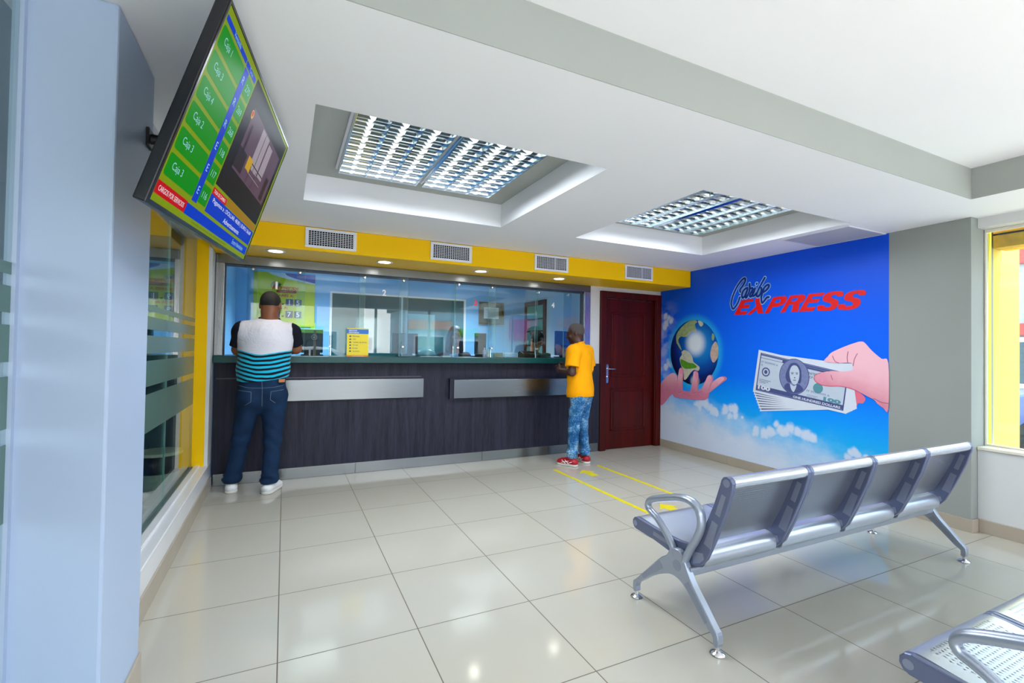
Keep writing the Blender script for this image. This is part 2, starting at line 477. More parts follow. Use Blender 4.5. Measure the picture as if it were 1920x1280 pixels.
w1 = pane_window('window_1', -0.118, 0.70, 3.35, 0.24, 2.28, 'tall clear glass screen with frosted bands beside the counter', [2.28])
for e in (2.28,):
    MB().box(-0.1285, -0.1178, e - 0.002, e + 0.002, 0.24, 2.28).build('glass_joint', GLASSEDGE, w1)['kind'] = 'structure'
w2 = pane_window('window_2', -0.118, -3.40, 0.235, 0.02, 2.62, 'tall glass screen with frosted bands in front of the pillar', [-1.2])
MB().box(-0.135, -0.108, 0.226, 0.245, 0.0, 2.62).build('frame', PILLARP, w2)['kind'] = 'structure'

# room beyond the left glazing
b = MB()
b.box(-3.4, -3.3, -3.45, 3.7, 0, 2.7).box(-3.3, -0.2, 3.56, 3.66, 0, 2.7).box(-3.4, -0.2, -3.45, 3.66, 2.62, 2.7)
b.box(-3.3, -0.2, -3.50, -3.42, 0.0, 0.9).box(-3.3, -0.2, -3.50, -3.42, 2.1, 2.62)
struct('wall_side_room', b, TEALW)

# lobby back wall around the door; unseen backing added behind it blocks light leaks
b = MB()
b.box(4.235, 4.395, 3.55, 3.70, 0.0, 2.41).box(4.395, 5.46, 3.55, 3.70, 2.145, 2.41).box(4.395, 5.70, 3.625, 3.75, 0.0, 2.145).box(4.34, 5.70, 3.70, 3.80, 0.0, 2.65)
struct('wall_back', b, WHITEP)

# door
d = bpy.data.objects.new('door_1', None); COL.objects.link(d); d['kind'] = 'structure'; d['label'] = 'dark mahogany panelled door right of the counter'
b = MB()
b.box(4.396, 4.490, 3.515, 3.62, 0.0, 2.142).box(5.365, 5.452, 3.515, 3.62, 0.0, 2.142).box(4.490, 5.365, 3.515, 3.62, 2.058, 2.142)
b.box(4.490, 4.505, 3.53, 3.62, 0.0, 2.058).box(5.350, 5.365, 3.53, 3.62, 0.0, 2.058)
b.build('door_frame', DOORW, d, bev=0.006)
b = MB()
b.box(4.505, 5.350, 3.575, 3.62, 0.006, 2.05)
for (z0, z1) in ((0.25, 0.83), (0.985, 1.87)):
    x0, x1 = 4.61, 5.20
    for (a0, a1, c0, c1) in ((x0, x1, z0, z0 + 0.022), (x0, x1, z1 - 0.022, z1), (x0, x0 + 0.022, z0, z1), (x1 - 0.022, x1, z0, z1)):
        b.box(a0, a1, 3.564, 3.576, c0, c1)
    b.box(x0 + 0.05, x1 - 0.05, 3.568, 3.576, z0 + 0.05, z1 - 0.05)
b.build('door_leaf', DOORW, d, bev=0.005)
b = MB()
b.prism(rrect(4.525, 4.563, 0.90, 1.155, 0.018), 3.566, 3.576, 'y')
b.tube([(4.544, 3.568, 1.095), (4.544, 3.53, 1.095)], 0.010, 12)
b.tube([(4.544, 3.525, 1.095), (4.56, 3.522, 1.095), (4.60, 3.524, 1.094), (4.66, 3.532, 1.092)], [0.010, 0.010, 0.010, 0.007], 12)
b.lathe([(0.011, 0), (0.011, 0.012), (0.006, 0.016), (0.0, 0.016)], (4.544, 3.568, 0.985), 14, 'y')
b.build('door_handle', mat('satin_chrome', (190, 194, 200), 0.2, 1.0), d, smooth=True, sharp=35)
for o in d.children: o['kind'] = 'structure'

# right side: mural wall ending in the grey pillar, then the low window wall
b = MB().prism([(XM(0.09), 0.09), (XM(3.62), 3.62), (5.70, 3.62), (5.70, 0.09)], 0.0, 2.41, 'z')
struct('wall_right', b, WALLGREY, bev=0.004)
b = MB()
b.box(5.425, 5.60, -3.45, 0.088, 0.0, 0.625).box(5.425, 5.60, -3.45, 0.088, 2.335, 2.41)
b.box(5.425, 5.60, -3.45, -2.9, 0.625, 2.335)
struct('wall_right', b, WHITEP)
b = MB().box(5.405, 5.60, -2.9, 0.085, 0.625, 0.648)
struct('trim_4', b, mat('cream_sill', (225, 220, 204), 0.3), bev=0.004)
b = MB()
ye = 3.54
y = 0.082
k = 0
cuts = [0.082, 0.55, 1.15, 1.75, 2.35, 2.95, 3.54]
for a, c in zip(cuts[:-1], cuts[1:]):
    c2 = c - 0.003
    b.prism([(XM(a) - 0.012, a), (XM(c2) - 0.012, c2), (XM(c2), c2), (XM(a), a)], 0.0, 0.098, 'z')
b.box(XM(.09) - 0.012, 5.424, 0.078, 0.0895, 0.0, 0.098)
for a, c in ((-0.5, 0.077), (-1.1, -0.503), (-1.7, -1.103), (-2.3, -1.703), (-2.9, -2.303), (-3.4, -2.903)):
    b.box(5.413, 5.425, a, c, 0.0, 0.098)
struct('baseboard_right', b, SKIRT, bev=0.002)
w = bpy.data.objects.new('window_3', None); COL.objects.link(w); w['kind'] = 'structure'; w['label'] = 'wide street window over the low white wall'
b = MB().box(5.535, 5.56, 0.074, 0.088, 0.648, 2.335).box(5.535, 5.56, -2.9, -2.87, 0.648, 2.335).box(5.535, 5.56, -2.87, 0.074, 0.648, 0.660).box(5.535, 5.56, -2.87, 0.074, 2.31, 2.335).box(5.535, 5.56, -1.45, -1.42, 0.668, 2.30)
b.build('frame', mat('cream_frame', (226, 222, 208), 0.35), w, bev=0.003)['kind'] = 'structure'
for a, c in ((-1.42, 0.074), (-2.87, -1.45)):
    MB().box(5.545, 5.551, a, c, 0.668, 2.30).build('pane', GLASS, w)['kind'] = 'structure'

# shop front behind the camera: header, end posts and slim mullions of an open glazed front
b = MB().box(-0.2, 5.6, -3.5, -3.4, 2.30, 2.70)
struct('wall_front', b, WHITEP)
b = MB()
for x in (-0.15, 1.25, 2.65, 4.05, 5.5):
    b.box(x - 0.03, x + 0.03, -3.48, -3.42, 0.0, 2.30)
struct('window_4', b, WHITEP)

# cashiers' room behind the counter
b = MB()
b.box(-0.15, 4.45, 5.60, 5.70, 0, 2.62).box(-0.15, 0.0, 3.62, 5.60, 0, 2.62)
struct('wall_cashier_room', b, BLUEW)
b = MB().box(4.33, 4.45, 3.70, 5.60, 0, 2.62)
struct('wall_cashier_room', b, PALEW)
b = MB().box(-0.15, 4.45, 3.62, 5.70, 2.56, 2.70)
struct('ceiling', b, CEIL)

# --------------------------------------------------- ceiling fixtures, vents
def troffer(x0, x1, y0, y1, z, lit, label):
    """three-lamp louvre light set in the top of a recess, cells running across x, cross blades along y"""
    t = thing('ceiling_light', label, 'ceiling light', ((x0 + x1) / 2, (y0 + y1) / 2, z), group='louvre lights in the ceiling recesses')
    hx, hy = (x1 - x0) / 2, (y1 - y0) / 2
    f = 0.022
    b = MB()
    b.box(-hx, hx, -hy, -hy + f, -0.018, -0.001).box(-hx, hx, hy - f, hy, -0.018, -0.001).box(-hx, -hx + f, -hy + f, hy - f, -0.018, -0.001).box(hx - f, hx, -hy + f, hy - f, -0.018, -0.001)
    b.build('frame', WHITEPL, t, bev=0.003)
    MB().box(-hx + f, hx - f, -hy + f, hy - f, -0.004, -0.001).build('reflector', ALU if lit else mat('unlit_reflector', (150, 156, 158), 0.25, 0.9), t)  # reflector colour darkened in the dim units to look unlit
    n = 3; cw = (2 * hx - 2 * f) / n
    lb = MB()
    def blade_x(xc, ya, yb):      # parabolic strip running along y
        prof = [(xc - 0.002, -0.052), (xc + 0.002, -0.052), (xc + 0.005, -0.035), (xc + 0.014, -0.012), (xc - 0.014, -0.012), (xc - 0.005, -0.035)]
        lb.prism([(p[0], p[1]) for p in prof], ya, yb, 'y')
    for i in range(n + 1):
        blade_x(-hx + f + i * cw, -hy + f, hy - f)
    m = 12; ch = (2 * hy - 2 * f) / m
    for j in range(m + 1):
        yc = -hy + f + j * ch
        prof = [(yc - 0.0015, -0.052), (yc + 0.0015, -0.052), (yc + 0.004, -0.035), (yc + 0.011, -0.014), (yc - 0.011, -0.014), (yc - 0.004, -0.035)]
        lb.prism(prof, -hx + f, hx - f, 'x')
    lb.build('louvre', ALU, t)
    for i in range(n):
        xc = -hx + f + (i + 0.5) * cw
        MB().tube([(xc, -hy + 0.05, -0.022), (xc, hy - 0.05, -0.022)], 0.0125 if not lit else 0.014, 10).build('tube', LAMP_ON if lit else LAMP_OFF, t, smooth=True, sharp=60)
    if True:     # area lamp in every unit; in the dim pair added to brighten the mural
        la = bpy.data.lights.new('louvre_lamp_fill', 'AREA'); la.shape = 'RECTANGLE'; la.size = 2 * hx - 0.06; la.size_y = 2 * hy - 0.06; la.energy = BEAM; la.spread = math.radians(165); la.color = (0.86, 0.94, 1.0)
        lo = bpy.data.objects.new('louvre_lamp_fill', la); COL.objects.link(lo); lo.parent = t; lo.location = (0, 0, -0.056)
    return t
troffer(0.895, 1.485, 0.70, 1.90, 2.609, True, 'lit louvre light, left unit in the recess nearer the television')
troffer(1.490, 2.080, 0.70, 1.90, 2.609, True, 'lit louvre light, right unit in the recess nearer the television')
troffer(3.235, 3.83, 0.75, 1.96, 2.609, False, 'dim louvre light, left unit in the recess nearer the mural')
troffer(3.835, 4.475, 0.75, 1.96, 2.609, False, 'dim louvre light, right unit in the recess nearer the mural')

def air_vent(xc, label, fan):
    t = thing('air_vent', label, 'air vent', (xc, 2.96, 2.311), group='air vents in the yellow bulkhead')
    W, H = 0.22, 0.0885
    b = MB()
    b.box(-W, W, -0.014, -0.0005, H - 0.024, H).box(-W, W, -0.014, -0.0005, -H, -H + 0.024)
    b.box(-W, -W + 0.028, -0.014, -0.0005, -H + 0.024, H - 0.024).box(W - 0.028, W, -0.014, -0.0005, -H + 0.024, H - 0.024)
    b.build('frame', WHITEPL, t, bev=0.004)
    MB().box(-W + 0.02, W - 0.02, -0.0022, -0.0004, -H + 0.018, H - 0.018).build('duct_shade', GAP_SHADE, t)  # flat sheet carrying the duct's shade as colour, nothing hollow behind
    g = MB()
    nx = 17
    for i in range(nx + 1):
        x = -W + 0.028 + (2 * W - 0.056) * i / nx
        g.box(x - 0.0028, x + 0.0028, -0.012, -0.004, -H + 0.024, H - 0.024)
    for j in range(1, 8):
        z = -H + 0.024 + (2 * H - 0.048) * j / 8
        g.box(-W + 0.028, W - 0.028, -0.0105, -0.005, z - 0.0022, z + 0.0022)
    if not fan: g.box(0.045, 0.058, -0.0125, -0.004, -H + 0.024, H - 0.024)
    g.build('grille', mat('grille_white', (205, 205, 215), 0.5), t)
    return t
air_vent(0.963, 'white air vent in the yellow bulkhead above window 1, nearest the television', True)
air_vent(2.110, 'white air vent in the yellow bulkhead above window 2', True)
air_vent(3.290, 'white air vent in the yellow bulkhead between windows 3 and 4', False)
air_vent(4.546, 'white air vent in the yellow bulkhead above the mahogany door', False)

for x, y, lb in ((0.508, 3.14, 'above the man in the striped shirt'), (1.486, 3.19, 'above window 2'), (2.533, 3.20, 'above window 3'), (3.545, 3.21, 'above the man in the yellow shirt')):
    t = thing('downlight', 'round lit recessed downlight in the yellow soffit ' + lb, 'downlight', (x, y, 2.196), group='downlights in the yellow soffit')
    MB().lathe([(0.066, -0.0005), (0.080, -0.001), (0.082, -0.004), (0.076, -0.0075), (0.067, -0.006)], (0, 0, 0), 32).build('trim_ring', WHITEPL, t, smooth=True)
    MB().lathe([(0.0, -0.0068), (0.050, -0.0065), (0.0665, -0.0055)], (0, 0, 0), 32).build('lens', DOWN_ON, t, smooth=True)
    la = bpy.data.lights.new('downlight_lamp', 'SPOT'); la.energy = SPOT; la.spot_size = math.radians(120); la.spot_blend = 0.6; la.shadow_soft_size = 0.05; la.color = (1.0, 0.96, 0.9)
    lo = bpy.data.objects.new('downlight_lamp', la); COL.objects.link(lo); lo.parent = t; lo.location = (0, 0, -0.012)

t = thing('access_panel', 'square flush ceiling hatch beside the top of the mural', 'ceiling hatch', (5.08, 0.965, 2.41))
MB().box(-0.27, 0.255, -0.28, 0.28, -0.006, -0.0005).build('panel', mat('hatch_grey', (188, 190, 194), 0.6), t, bev=0.002)
fr = MB()
for a in ((-0.285, 0.27, -0.295, -0.283), (-0.285, 0.27, 0.283, 0.295), (-0.285, -0.273, -0.283, 0.283), (0.258, 0.27, -0.283, 0.283)):
    fr.box(a[0], a[1], a[2], a[3], -0.008, -0.0005)
fr.build('rim', WHITEPL, t)

# ---------------------------------------------------------------- counter
c = thing('service_counter', 'long teller counter with dark grey wood front and steel plinth', 'counter', (2.1, 3.62, 0))
def L(mb): return mb   # shapes below are given in room coordinates
def shifted(mb, o): mb.v = [(v[0] - o[0], v[1] - o[1], v[2] - o[2]) for v in mb.v]; return mb
CO = (2.1, 3.62, 0)
shifted(MB().box(0.0, 4.235, 3.60, 3.66, 0.115, 1.165).box(4.2351, 4.394, 3.532, 3.549, 0.115, 1.165), CO).build('front_panel', WOOD, c)
b = MB()
for a, e in ((0.012, 1.30), (1.303, 2.75), (2.753, 3.66), (3.663, 4.23)): b.box(a, e, 3.606, 3.64, 0.0, 0.113)
b.box(4.2351, 4.392, 3.536, 3.549, 0.0, 0.113)
shifted(b, CO).build('plinth', STEEL, c, bev=0.002)
b = MB().box(0.02, 1.99, 3.592, 3.6005, 1.010, 1.022)
shifted(b, CO).build('groove_strip', mat('dark_strip', (70, 66, 80), 0.35), c)
def apron(x0, x1, z0, z1, y):
    w_ = shifted(MB().box(x0, x1, y + 0.012, 3.599, z0 - 0.012, z1 + 0.014), CO).build('shelf_box', WOOD, c)
    p_ = MB().box(x0 + (0.045 if x0 > 2 else 0.0), x1, y, y + 0.0115, z0, z1)
    shifted(p_, CO); p_.build('steel_apron', STEEL, w_, bev=0.002)
apron(0.30, 2.015, 0.785, 0.995, 3.572)
apron(2.315, 4.10, 0.765, 0.975, 3.53)
wt = MB().box(0.003, 4.132, 3.47, 4.18, 1.168, 1.236).box(4.1321, 4.225, 3.47, 3.528, 1.168, 1.236)
wt.build('worktop', GREENTOP, bev=0.006)
tag(bpy.data.objects['worktop'], 'long dark green stone worktop running along the counter', 'worktop')
for x_ in (0.05, 2.1, 4.14): shifted(MB().box(x_, x_ + 0.04, 3.70, 4.12, 0, 1.165), CO).build('support_panel', DARKW, c)

# steel surround of the service opening
f = thing('service_window_surround', 'brushed steel surround framing the glazed service opening', 'window surround', (2.1, 3.57, 1.236))
FO = (2.1, 3.57, 1.236)
shifted(MB().box(0.005, 4.233, 3.53, 3.61, 2.108, 2.194), FO).build('header', STEEL, f, bev=0.003)
shifted(MB().box(0.005, 0.075, 3.53, 3.61, 1.237, 2.108), FO).build('jamb', STEELV, f, bev=0.003)
shifted(MB().box(4.135, 4.233, 3.53, 3.61, 1.237, 2.108), FO).build('jamb', STEELV, f, bev=0.003)
shifted(MB().box(0.075, 4.135, 3.585, 3.61, 2.088, 2.108).box(0.075, 0.085, 3.585, 3.61, 1.237, 2.088).box(4.118, 4.135, 3.585, 3.61, 1.237, 2.088), FO).build('glazing_bead', mat('dark_bead', (60, 66, 84), 0.4), f)

def glass_slab(name, x0, x1, y0, y1, z0, z1, parent, edge=True):
    p = MB().box(x0, x1, y0, y1, z0, z1).build(name, SERVICEGLASS, parent)
    return p
# fixed panes on the wall line
for i, (x0, x1, lb) in enumerate(((0.09, 0.345, 'beside the left steel jamb'), (0.70, 1.365, 'between windows 1 and 2'), (1.735, 2.385, 'between windows 2 and 3'), (2.80, 3.47, 'between windows 3 and 4'), (3.86, 4.115, 'beside the right steel jamb'))):
    t = thing('fixed_glass_pane', 'clear fixed counter glass pane ' + lb, 'glass pane', ((x0 + x1) / 2, 3.60, 1.2362), group='fixed glass panes of the counter')
    h = (x1 - x0) / 2
    glass_slab('pane', -h, h, -0.005, 0.005, 0.003, 0.85, t)
    if i != 0: MB().box(-h - 0.0006, -h, -0.005, 0.005, 0.003, 0.85).build('polished_edge', GLASSEDGE, t)
    if i != 4: MB().box(h, h + 0.0006, -0.005, 0.005, 0.003, 0.85).build('polished_edge', GLASSEDGE, t)
    if i in (1, 2, 3):
        for sx in (-h + 0.03, h - 0.03) if i != 1 else (h - 0.03, -h + 0.32):
            q = MB()
            q.lathe([(0.0, 0), (0.007, 0), (0.007, 0.022), (0.012, 0.025), (0.012, 0.033), (0.0, 0.035)], (sx, -0.005, 0.108), 12, 'y')
            q.tube([(sx, -0.02, 0.0), (sx, -0.02, 0.215 if i == 1 and sx < 0 else 0.13)], 0.0055, 8)
            q.build('glass_foot', CHROME, t, smooth=True, sharp=40)
NUMS = [('1', (0.515, 1.928), 0.075, 'w'), ('2', (1.555, 1.925), 0.066, 'w'), ('3', (2.61, 1.878), 0.07, 'r'), ('4', (3.664, 1.907), 0.066, 'p')]
NM = {'w': mat('white_numeral', (245, 245, 248), 0.4), 'r': mat('red_numeral', (225, 20, 45), 0.4), 'p': mat('pale_numeral', (205, 214, 214), 0.4)}
for (x0, x1, z0, z1), (s, (nx, nz), nh, cm) in zip(((0.262, 0.772, 1.285, 2.102), (1.302, 1.812, 1.275, 2.102), (2.352, 2.868, 1.275, 2.10), (3.412, 3.945, 1.275, 2.075)), NUMS):
    xc = (x0 + x1) / 2
    t = thing('service_glass_pane', {'w': 'white', 'r': 'red', 'p': 'pale'}[cm] + ' numeral %s on a bolted front glass pane' % s, 'glass pane', (xc, 3.545, 1.2362), group='numbered front glass panes of the counter')
    h = (x1 - x0) / 2
    glass_slab('pane', -h, h, -0.004, 0.004, z0 - 1.2362, z1 - 1.2362, t)
    for sx in (-1, 1):
        MB().box(min(sx * h, sx * (h + 0.0008)), max(sx * h, sx * (h + 0.0008)), -0.004, 0.004, z0 - 1.2362, z1 - 1.2362).build('polished_edge', GLASSEDGE, t)
    MB().box(-h, h, -0.004, 0.004, z0 - 1.2370, z0 - 1.2363).build('polished_edge', GLASSEDGE, t)
    for sx in (-1, 1):
        for zz in (2.072 if s != '4' else 2.055, 1.345):
            q = MB().lathe([(0.0, 0.004), (0.013, 0.005), (0.015, 0.008), (0.015, 0.014), (0.011, 0.018), (0.0, 0.019)], (sx * (h - 0.048), 0, zz - 1.2362), 16, 'y')
            q.lathe([(0.008, -0.0495), (0.008, -0.004)], (sx * (h - 0.048), 0, zz - 1.2362), 12, 'y')
            q.build('bolt', CHROME, t, smooth=True, sharp=40)
    nb = MB()
    vs, fs, asp = text2d(s, bold=0.03)
    w_ = nh * asp * (0.95 if s != '1' else 1.15)
    nb.add([(nx - xc + (a - 0.5) * w_, -0.0046, nz - 1.2362 + (q - 0.5) * nh) for a, q in vs], fs)
    nb.build('numeral', NM[cm], t)

# ------------------------------------------------ lettering shared by the signs
ART = {"E":[[1.2779,1.787],[1.379,1.95],[1.4,1.955],[1.5461,1.955],[1.5341,1.928],[1.431,1.922],[1.411,1.897],[1.4971,1.895],[1.482,1.857],[1.38,1.856],[1.365,1.824],[1.462,1.822],[1.448,1.799],[1.44,1.782]],"X":[[1.453,1.781],[1.5131,1.781],[1.5901,1.832],[1.5971,1.783],[1.6722,1.783],[1.6452,1.885],[1.7753,1.955],[1.7202,1.956],[1.6382,1.919],[1.6211,1.954],[1.5631,1.958],[1.5781,1.867]],"P":[[1.6832,1.778],[1.7913,1.95],[1.9254,1.953],[1.9544,1.935],[1.9434,1.892],[1.9033,1.858],[1.8493,1.844],[1.7863,1.844],[1.7352,1.777]],"Ph":[[1.8263,1.919],[1.8803,1.92],[1.8743,1.895],[1.8583,1.887],[1.8053,1.887]],"R":[[1.8753,1.776],[1.9874,1.948],[2.1275,1.948],[2.1555,1.931],[2.1475,1.898],[2.1275,1.872],[2.0945,1.863],[2.0735,1.773],[2.0014,1.776],[2.0224,1.852],[1.9744,1.852],[1.9294,1.777]],"Rh":[[2.0134,1.916],[2.0725,1.917],[2.0685,1.897],[2.0474,1.887],[2.0004,1.887]],"E2":[[2.0825,1.773],[2.1925,1.947],[2.3527,1.944],[2.3296,1.914],[2.2326,1.916],[2.2126,1.888],[2.3026,1.886],[2.2836,1.854],[2.1885,1.855],[2.1645,1.811],[2.2606,1.81],[2.2336,1.769]],"S1":[[2.2766,1.785],[2.2836,1.82],[2.3417,1.819],[2.3497,1.801],[2.3947,1.799],[2.4127,1.817],[2.3947,1.837],[2.3417,1.857],[2.3296,1.881],[2.3417,1.915],[2.3867,1.941],[2.4457,1.946],[2.5028,1.94],[2.5258,1.922],[2.5178,1.894],[2.4677,1.895],[2.4637,1.91],[2.4307,1.913],[2.4127,1.896],[2.4277,1.88],[2.4677,1.861],[2.4808,1.838],[2.4677,1.798],[2.4317,1.77],[2.3717,1.762],[2.3116,1.766],[2.2846,1.773]],"S2":[[2.4747,1.782],[2.4818,1.815],[2.5388,1.814],[2.5458,1.795],[2.5948,1.795],[2.6118,1.812],[2.5948,1.832],[2.5418,1.851],[2.5318,1.874],[2.5458,1.906],[2.5938,1.93],[2.6479,1.934],[2.7009,1.929],[2.7219,1.913],[2.7149,1.884],[2.6619,1.885],[2.6589,1.902],[2.6279,1.902],[2.6078,1.887],[2.6249,1.869],[2.6649,1.853],[2.6789,1.828],[2.6659,1.79],[2.6289,1.767],[2.5738,1.757],[2.5108,1.762],[2.4828,1.77]],"script":[[[1.366,2.053],[1.363,2.084],[1.399,2.12],[1.429,2.164],[1.434,2.194],[1.421,2.207],[1.383,2.188],[1.3309,2.132],[1.2839,2.062],[1.2519,1.993],[1.2389,1.931],[1.2479,1.886],[1.2669,1.862],[1.2959,1.882],[1.3329,1.928],[1.361,1.992]],[[1.465,2.088],[1.435,2.085],[1.399,2.05],[1.389,2.007],[1.4,1.981],[1.43,2.003],[1.465,2.073],[1.446,2.023],[1.438,1.984],[1.454,1.983],[1.486,2.04],[1.4951,2.091],[1.4901,2.135]],[[1.4901,2.126],[1.5001,2.082],[1.5351,2.076],[1.5061,2.021],[1.4961,1.996],[1.5111,1.984],[1.5451,2.026],[1.5651,2.075]],[[1.5651,2.075],[1.5361,2.027],[1.5311,1.993],[1.5531,1.991],[1.5801,2.014]],[[1.5831,2.12],[1.5861,2.126]],[[1.6882,2.178],[1.6412,2.108],[1.6031,2.045],[1.5851,1.996],[1.6041,1.977],[1.6332,2.004],[1.6472,2.04],[1.6442,2.07]],[[1.6442,2.07],[1.6612,2.022],[1.6982,2.031],[1.7352,2.064],[1.7392,2.088],[1.7212,2.095],[1.6842,2.07],[1.6612,2.022],[1.6472,1.973],[1.6472,1.927],[1.6592,1.9],[1.6852,1.923],[1.7132,1.954],[1.7402,1.956]]],"globe":[[0.6625,1.335],[1.0537,1.34],[0.6575,1.761],[0.2212,1.329],[0.6675,0.91]],"sam":[[0.4013,1.258],[0.4393,1.304],[0.4313,1.338],[0.4843,1.363],[0.5674,1.334],[0.6274,1.269],[0.6495,1.209],[0.7505,1.148],[0.7295,1.098],[0.6585,1.106],[0.6004,1.065],[0.5274,0.983],[0.4823,0.969],[0.4733,1.058],[0.4343,1.135],[0.4023,1.213]],"samg":[[0.4123,1.236],[0.4783,1.226],[0.5694,1.196],[0.6425,1.192],[0.7005,1.156],[0.6865,1.134],[0.5704,1.116],[0.4803,1.12],[0.4253,1.168]],"nam":[[0.3352,1.462],[0.3262,1.543],[0.3573,1.611],[0.4423,1.687],[0.5624,1.749],[0.6645,1.757],[0.7085,1.731],[0.6655,1.7],[0.6955,1.612],[0.6084,1.604],[0.5354,1.55],[0.4743,1.54],[0.4133,1.547],[0.3663,1.496],[0.4073,1.417],[0.4343,1.36],[0.3993,1.383],[0.3553,1.439]],"grn":[[0.7225,1.747],[0.7926,1.727],[0.8066,1.695],[0.7725,1.669],[0.7365,1.697]],"afr":[[1.0037,1.474],[1.0427,1.427],[1.0527,1.355],[1.0407,1.273],[0.9867,1.214],[0.9477,1.239],[0.9267,1.312],[0.9457,1.406]],"eur":[[0.9567,1.579],[0.9897,1.541],[0.9707,1.484],[0.9467,1.511]],"glow":[[0.6755,1.455],[0.8166,1.454],[0.6745,1.58]],"glow2":[[0.6745,0.96],[0.7735,0.967],[0.6735,1.025]],"palm":[[0.038,0.572],[0.033,0.863],[0.1141,0.957],[0.1801,1.008],[0.2852,1.048],[0.3502,1.006],[0.3623,0.916],[0.4223,0.83],[0.6034,0.818],[0.7185,0.839],[0.8026,0.873],[0.9116,0.845],[0.8726,0.744],[0.7205,0.72],[0.5004,0.714],[0.3142,0.718],[0.2492,0.746]],"fing":[[[0.3532,0.779],[0.3512,0.892],[0.3733,1.019],[0.3953,1.105],[0.4293,1.126],[0.4683,1.105],[0.4733,1.024],[0.4603,0.9],[0.4573,0.777]],[[0.6014,0.79],[0.6244,0.913],[0.6445,1.034],[0.6545,1.081],[0.6905,1.096],[0.7305,1.074],[0.7385,0.996],[0.7295,0.888],[0.7165,0.801]],[[0.7475,0.793],[0.8026,0.894],[0.8566,0.983],[0.8896,1.038],[0.9297,1.057],[0.9727,1.042],[0.9767,0.996],[0.9477,0.937],[0.9116,0.84],[0.8716,0.784]],[[0.8576,0.814],[0.9106,0.903],[0.9637,0.969],[1.0407,1.016],[1.1168,1.048],[1.1728,1.044],[1.1818,1.016],[1.1178,0.97],[1.0167,0.901],[0.9247,0.839]]],"nails":[[[0.4033,1.1],[0.4523,1.107],[0.4583,1.052],[0.4073,1.043]],[[0.6805,1.074],[0.7235,1.076],[0.7285,0.996],[0.6915,0.988]],[[0.9166,1.002],[0.9567,1.01],[0.9507,0.958],[0.9166,0.955]]],"fold":[[[0.3643,0.78],[0.4613,0.805]],[[0.6184,0.792],[0.7195,0.823]],[[0.4693,0.778],[0.6044,0.758]],[[0.7265,0.812],[0.8026,0.835]]],"hand":[[2.9061,0.867],[2.865,0.876],[2.822,0.905],[2.791,0.94],[2.7399,0.963],[2.6479,1.007],[2.5798,1.027],[2.4958,1.038],[2.4087,1.03],[2.3336,1.035],[2.2756,1.058],[2.2516,1.093],[2.2636,1.129],[2.3176,1.155],[2.4227,1.177],[2.5308,1.177],[2.6128,1.195],[2.6148,1.221],[2.5998,1.26],[2.4948,1.257],[2.4077,1.258],[2.3477,1.271],[2.3847,1.317],[2.4217,1.356],[2.5298,1.409],[2.6329,1.448],[2.6859,1.46],[2.7189,1.444],[2.777,1.374],[2.852,1.306],[2.9051,1.27]],"pinky":[[2.6339,1.013],[2.7009,0.969],[2.7199,0.936],[2.7009,0.899],[2.6609,0.894],[2.6479,0.871],[2.6379,0.935]],"hfold":[[[2.4297,1.322],[2.4517,1.274],[2.4878,1.256]],[[2.5728,1.365],[2.5638,1.314],[2.5688,1.266]],[[2.6529,1.348],[2.6299,1.301],[2.6168,1.235]],[[2.791,0.95],[2.853,0.922],[2.9061,0.918]],[[2.4157,1.137],[2.4307,1.093]]],"nail":[[2.3176,1.124],[2.3366,1.129],[2.3467,1.103],[2.3407,1.068],[2.3216,1.071]],"bill":[[1.6191,1.376],[2.6068,1.177],[2.5568,0.781],[1.5471,0.899]],"billb":[[1.7833,1.233],[2.6148,1.257],[2.6479,0.839],[1.6342,0.69]],"oval":[[2.0364,1.1],[2.2016,1.094],[2.0444,1.286]],"puff":[],"clouds":[[[0.7145,0.656,0.0555],[0.7876,0.688,0.051],[0.8596,0.68,0.0575],[0.9207,0.648,0.053],[0.9807,0.601,0.056],[0.7565,0.637,0.0556],[1.0197,0.583,0.0315]],[[1.1708,0.633,0.0535],[1.2439,0.664,0.0485],[1.2979,0.649,0.0486],[1.2259,0.587,0.049],[1.3159,0.599,0.0401],[1.403,0.589,0.025]],[[1.8393,0.576,0.0395],[1.8763,0.541,0.0441],[2.0044,0.555,0.0481],[2.0725,0.54,0.047],[1.9414,0.506,0.0545],[1.7733,0.478,0.049],[1.6812,0.448,0.0495],[1.5871,0.446,0.0481],[1.5551,0.413,0.036],[2.1655,0.518,0.0515],[2.2306,0.504,0.04]],[[0.4043,0.443,0.0796],[0.4964,0.481,0.074],[0.5864,0.444,0.069],[0.3583,0.386,0.0805],[0.1371,0.511,0.0761],[0.0871,0.443,0.077],[0.2382,0.394,0.0825],[0.8636,0.357,0.0645],[0.9437,0.386,0.0565]],[[2.5968,0.43,0.029],[2.6289,0.448,0.0315],[2.6509,0.424,0.029],[2.5638,0.376,0.034],[2.7249,0.417,0.022]],[[0.1171,1.83,0.0435],[0.1681,1.803,0.0475],[0.2101,1.766,0.042],[0.1361,1.734,0.051],[0.1031,1.683,0.043]],[[0.1771,1.183,0.0421],[0.1281,1.122,0.0485],[0.2101,1.161,0.0371]]],"ext":[[0.061,2.154],[0.037,0.099],[2.9091,2.388],[2.896,0.435]]}
LOGO_RED = mat('print_red', (226, 4, 8), 0.5, var=0.0)
LOGO_NAVY = mat('print_navy', (16, 70, 190), 0.5, var=0.0)
LOGO_LIGHT = mat('print_light_blue', (176, 222, 255), 0.5, var=0.0)
PINKLET = mat('print_pale_pink', (232, 170, 160), 0.5, var=0.0)

